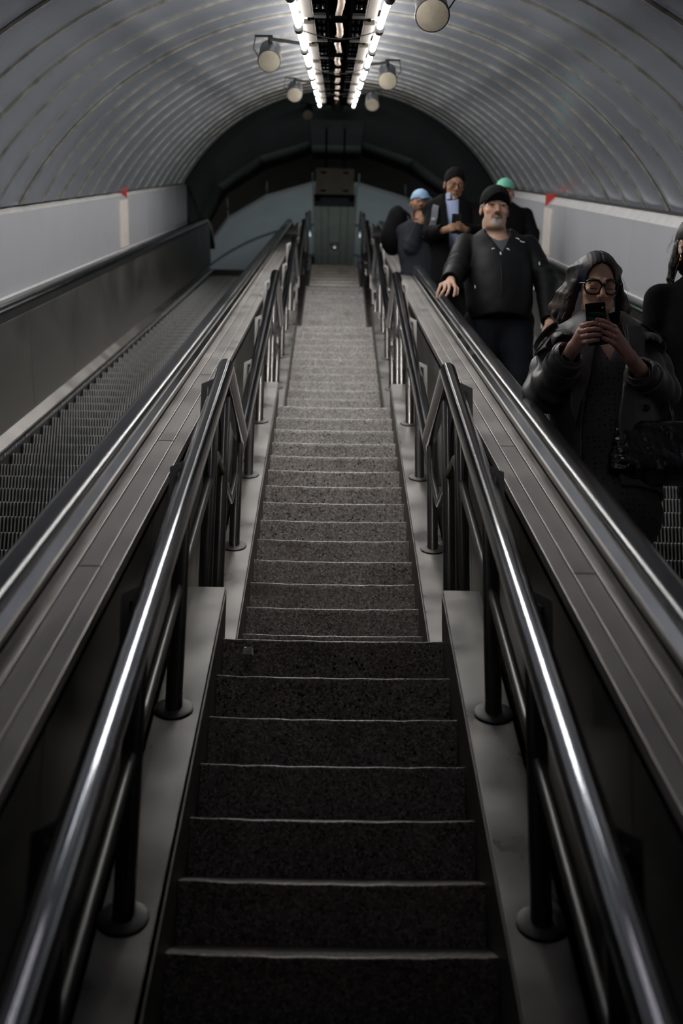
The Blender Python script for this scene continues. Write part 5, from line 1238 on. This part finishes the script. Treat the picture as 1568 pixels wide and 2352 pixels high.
# ================================================================== dark-haired woman at the right edge
def woman_edge():
    x, y = 1.60, 4.86; zf = foot_z(4.9); root = empty('person', (x, y, zf), 'dark haired woman in black coat with white earbud at the right edge', 'person')
    sk = (0.60, 0.38, 0.26)
    H = Head((1.560, 4.780, 3.856), 0.22, 0.20, 0.0, 1.06, 0.97, skin=sk, brow=(0.04,0.03,0.02), lips=(0.4,0.15,0.13))
    shz = (1.563, 4.860, 3.691)[2]; hipz = zf+0.86
    SH = [(1.406, 4.880, 3.650), (1.719, 4.880, 3.652)]; E = [(1.378, 4.900, 3.430), (1.735, 4.860, 3.421)]; W = [(1.466, 4.900, 3.027), (1.660, 4.740, 3.170)]
    def hd(w, s): 
        k = [V(*w)+V(s*(0.012-0.016*i), -0.012, -0.085+0.004*abs(i-1)) for i in range(4)]
        return dict(wrist=w, knuckles=[tuple(p) for p in k], fingers=[[tuple(p), tuple(p+V(0, -0.010, -0.035)), tuple(p+V(0, 0.0, -0.060)), tuple(p+V(0, 0.014, -0.078))] for p in k], thumb=[tuple(V(*w)+V(s*0.028, -0.02, -0.045)), tuple(V(*w)+V(s*0.036, -0.03, -0.075)), tuple(V(*w)+V(s*0.032, -0.03, -0.10))], rw=0.028)
    full_body(root, H, x, y, zf, hipz, shz, 0.185, SH, E, W, [(0, hd(W[0], 1)), (1, hd(W[1], -1))], sk, 0.0024, 0.003, 0.050)
    under(root, 'top', M['darkgreen'], x, y-0.01, shz, hipz-0.02, (0.145, 0.105), 0.04, 0.008)
    jacket(root, 'coat', M['blackcloth'], x, y, shz, hipz, SH, E, W, (0.215, 0.15), None, (0.070, 0.068, 0.056), hem=0.35, h=0.008, neck=0.082, collar='stand', fold=0.006,
           front=(lambda z: x-0.075+0*z, lambda z: x+0.075+0*z))
    def hair(P):
        q = H.loc(P); d = ell(q, (0, 0.020, 0.044), (0.084, 0.104, 0.092)); d = smin(d, ell(q, (0, 0.065, -0.02), (0.075, 0.055, 0.10)), 0.03)
        d = smax(d, -ell(q, (0, -0.105, -0.02), (0.068, 0.085, 0.095)), 0.008); qq = q.copy(); qq[:, 0] = np.abs(qq[:, 0]); d = smax(d, -ell(qq, (0.085, 0.016, -0.012), (0.03, 0.024, 0.036)), 0.006)
        for s in (-1, 1): d = smin(d, chain_sdf(P, [(H.world((s*0.070, 0.045, 0.0)), 0.024), (H.world((s*0.080, 0.06, -0.07)), 0.022), (H.world((s*0.088, 0.07, -0.13)), 0.016), (H.world((s*0.085, 0.07, -0.17)), 0.006)], 0.01), 0.012)
        return d*1.0+0.0009*np.sin(q[:, 0]*450+25*q[:, 2])+0.0006*np.sin(q[:, 1]*500+20*q[:, 2])
    lo, hi = H.box(0.21); sculpt('hair', [(hair, lo, hi, 0.003)], M['hair'], root, lambda P: np.tile(V(0.016, 0.013, 0.012), (len(P), 1)))
    rh = np.random.RandomState(8)
    for i in range(22):
        p0 = H.world((-0.082, rh.uniform(0.0, 0.08), rh.uniform(-0.14, 0.06))); pts = [p0]
        for j in range(5): pts.append(pts[-1]+V(-rh.uniform(0.002, .009), rh.uniform(-.006,.006), -rh.uniform(0.004, 0.02)))
        MB().tube(pts, 0.0005, 4).build('hair_strand', M['hair_plain'], root)
    e = H.world((-0.082, 0.004, -0.010)); MB().lathe(e, Vector((-1, -0.5, 0)), [(0.0001, -0.003), (0.006, -0.001), (0.0075, 0.004), (0.004, 0.008), (0.0001, 0.009)], 14).build('earbud', M['whiteplastic'], root, smooth=60)
    MB().tube([e+V(-0.004, -0.004, 0), H.world((-0.083, -0.006, -0.036))], 0.0030, 10).build('earbud_stem', M['whiteplastic'], root, smooth=60)
    c = H.world((-0.078, 0.012, -0.052)); loop_mesh('hoop_earring', [c+V(0.001*math.cos(t), 0.011*math.cos(t), 0.014*math.sin(t)) for t in [2*PI*i/20 for i in range(20)]], 0.0022, M['gold'], root)
    legs(root, x, y, zf, hipz, M['blackcloth'], M['shoe'], 0.10)

# ================================================================== crinkled black handbag on the trench-coat woman's arm
def handbag():
    c = V(*(1.175, 4.280, 2.789)); bg = empty('handbag', tuple(c), 'large crinkled shiny black bag hanging beside the woman in the trench coat', 'handbag')
    def fn(P):
        q = P-c; wv = 0.006*wob(P*V(1, 1, 0.35), 60, 3)+0.004*wob(P*V(1, 1, 0.5), 170, 5)
        return box3(P, c, (0.165, 0.050, 0.125), None, 0.05)-0.02*np.clip(-q[:, 2]/0.1, -1, 1)+wv-0.006*np.exp(-((q[:, 0]+0.13)/0.02)**2)*np.sin(q[:, 2]*160)*0.5
    sculpt('bag', [(fn, c-V(0.21, 0.10, 0.18), c+V(0.21, 0.10, 0.17), 0.0045)], M['vinyl'], bg)
    for dx in (0.0, 0.018):
        MB().tube([(1.056, 4.250, 2.884), (1.137, 4.280, 3.006), (1.210, 4.310, 3.074), (1.240, 4.300, 3.007), (1.251, 4.270, 2.877)][0:5] if dx == 0 else [Vector((1.077, 4.310, 2.904)), Vector((1.157, 4.330, 3.019)), Vector((1.223, 4.345, 3.080)), Vector((1.259, 4.340, 3.016)), Vector((1.273, 4.320, 2.888))], 0.0045, 8).build('strap', M['vinyl'], bg, smooth=60)
woman_trench(); man_black_cap(); man_blue_shirt(); man_blue_cap(); man_green_cap(); woman_edge(); handbag()
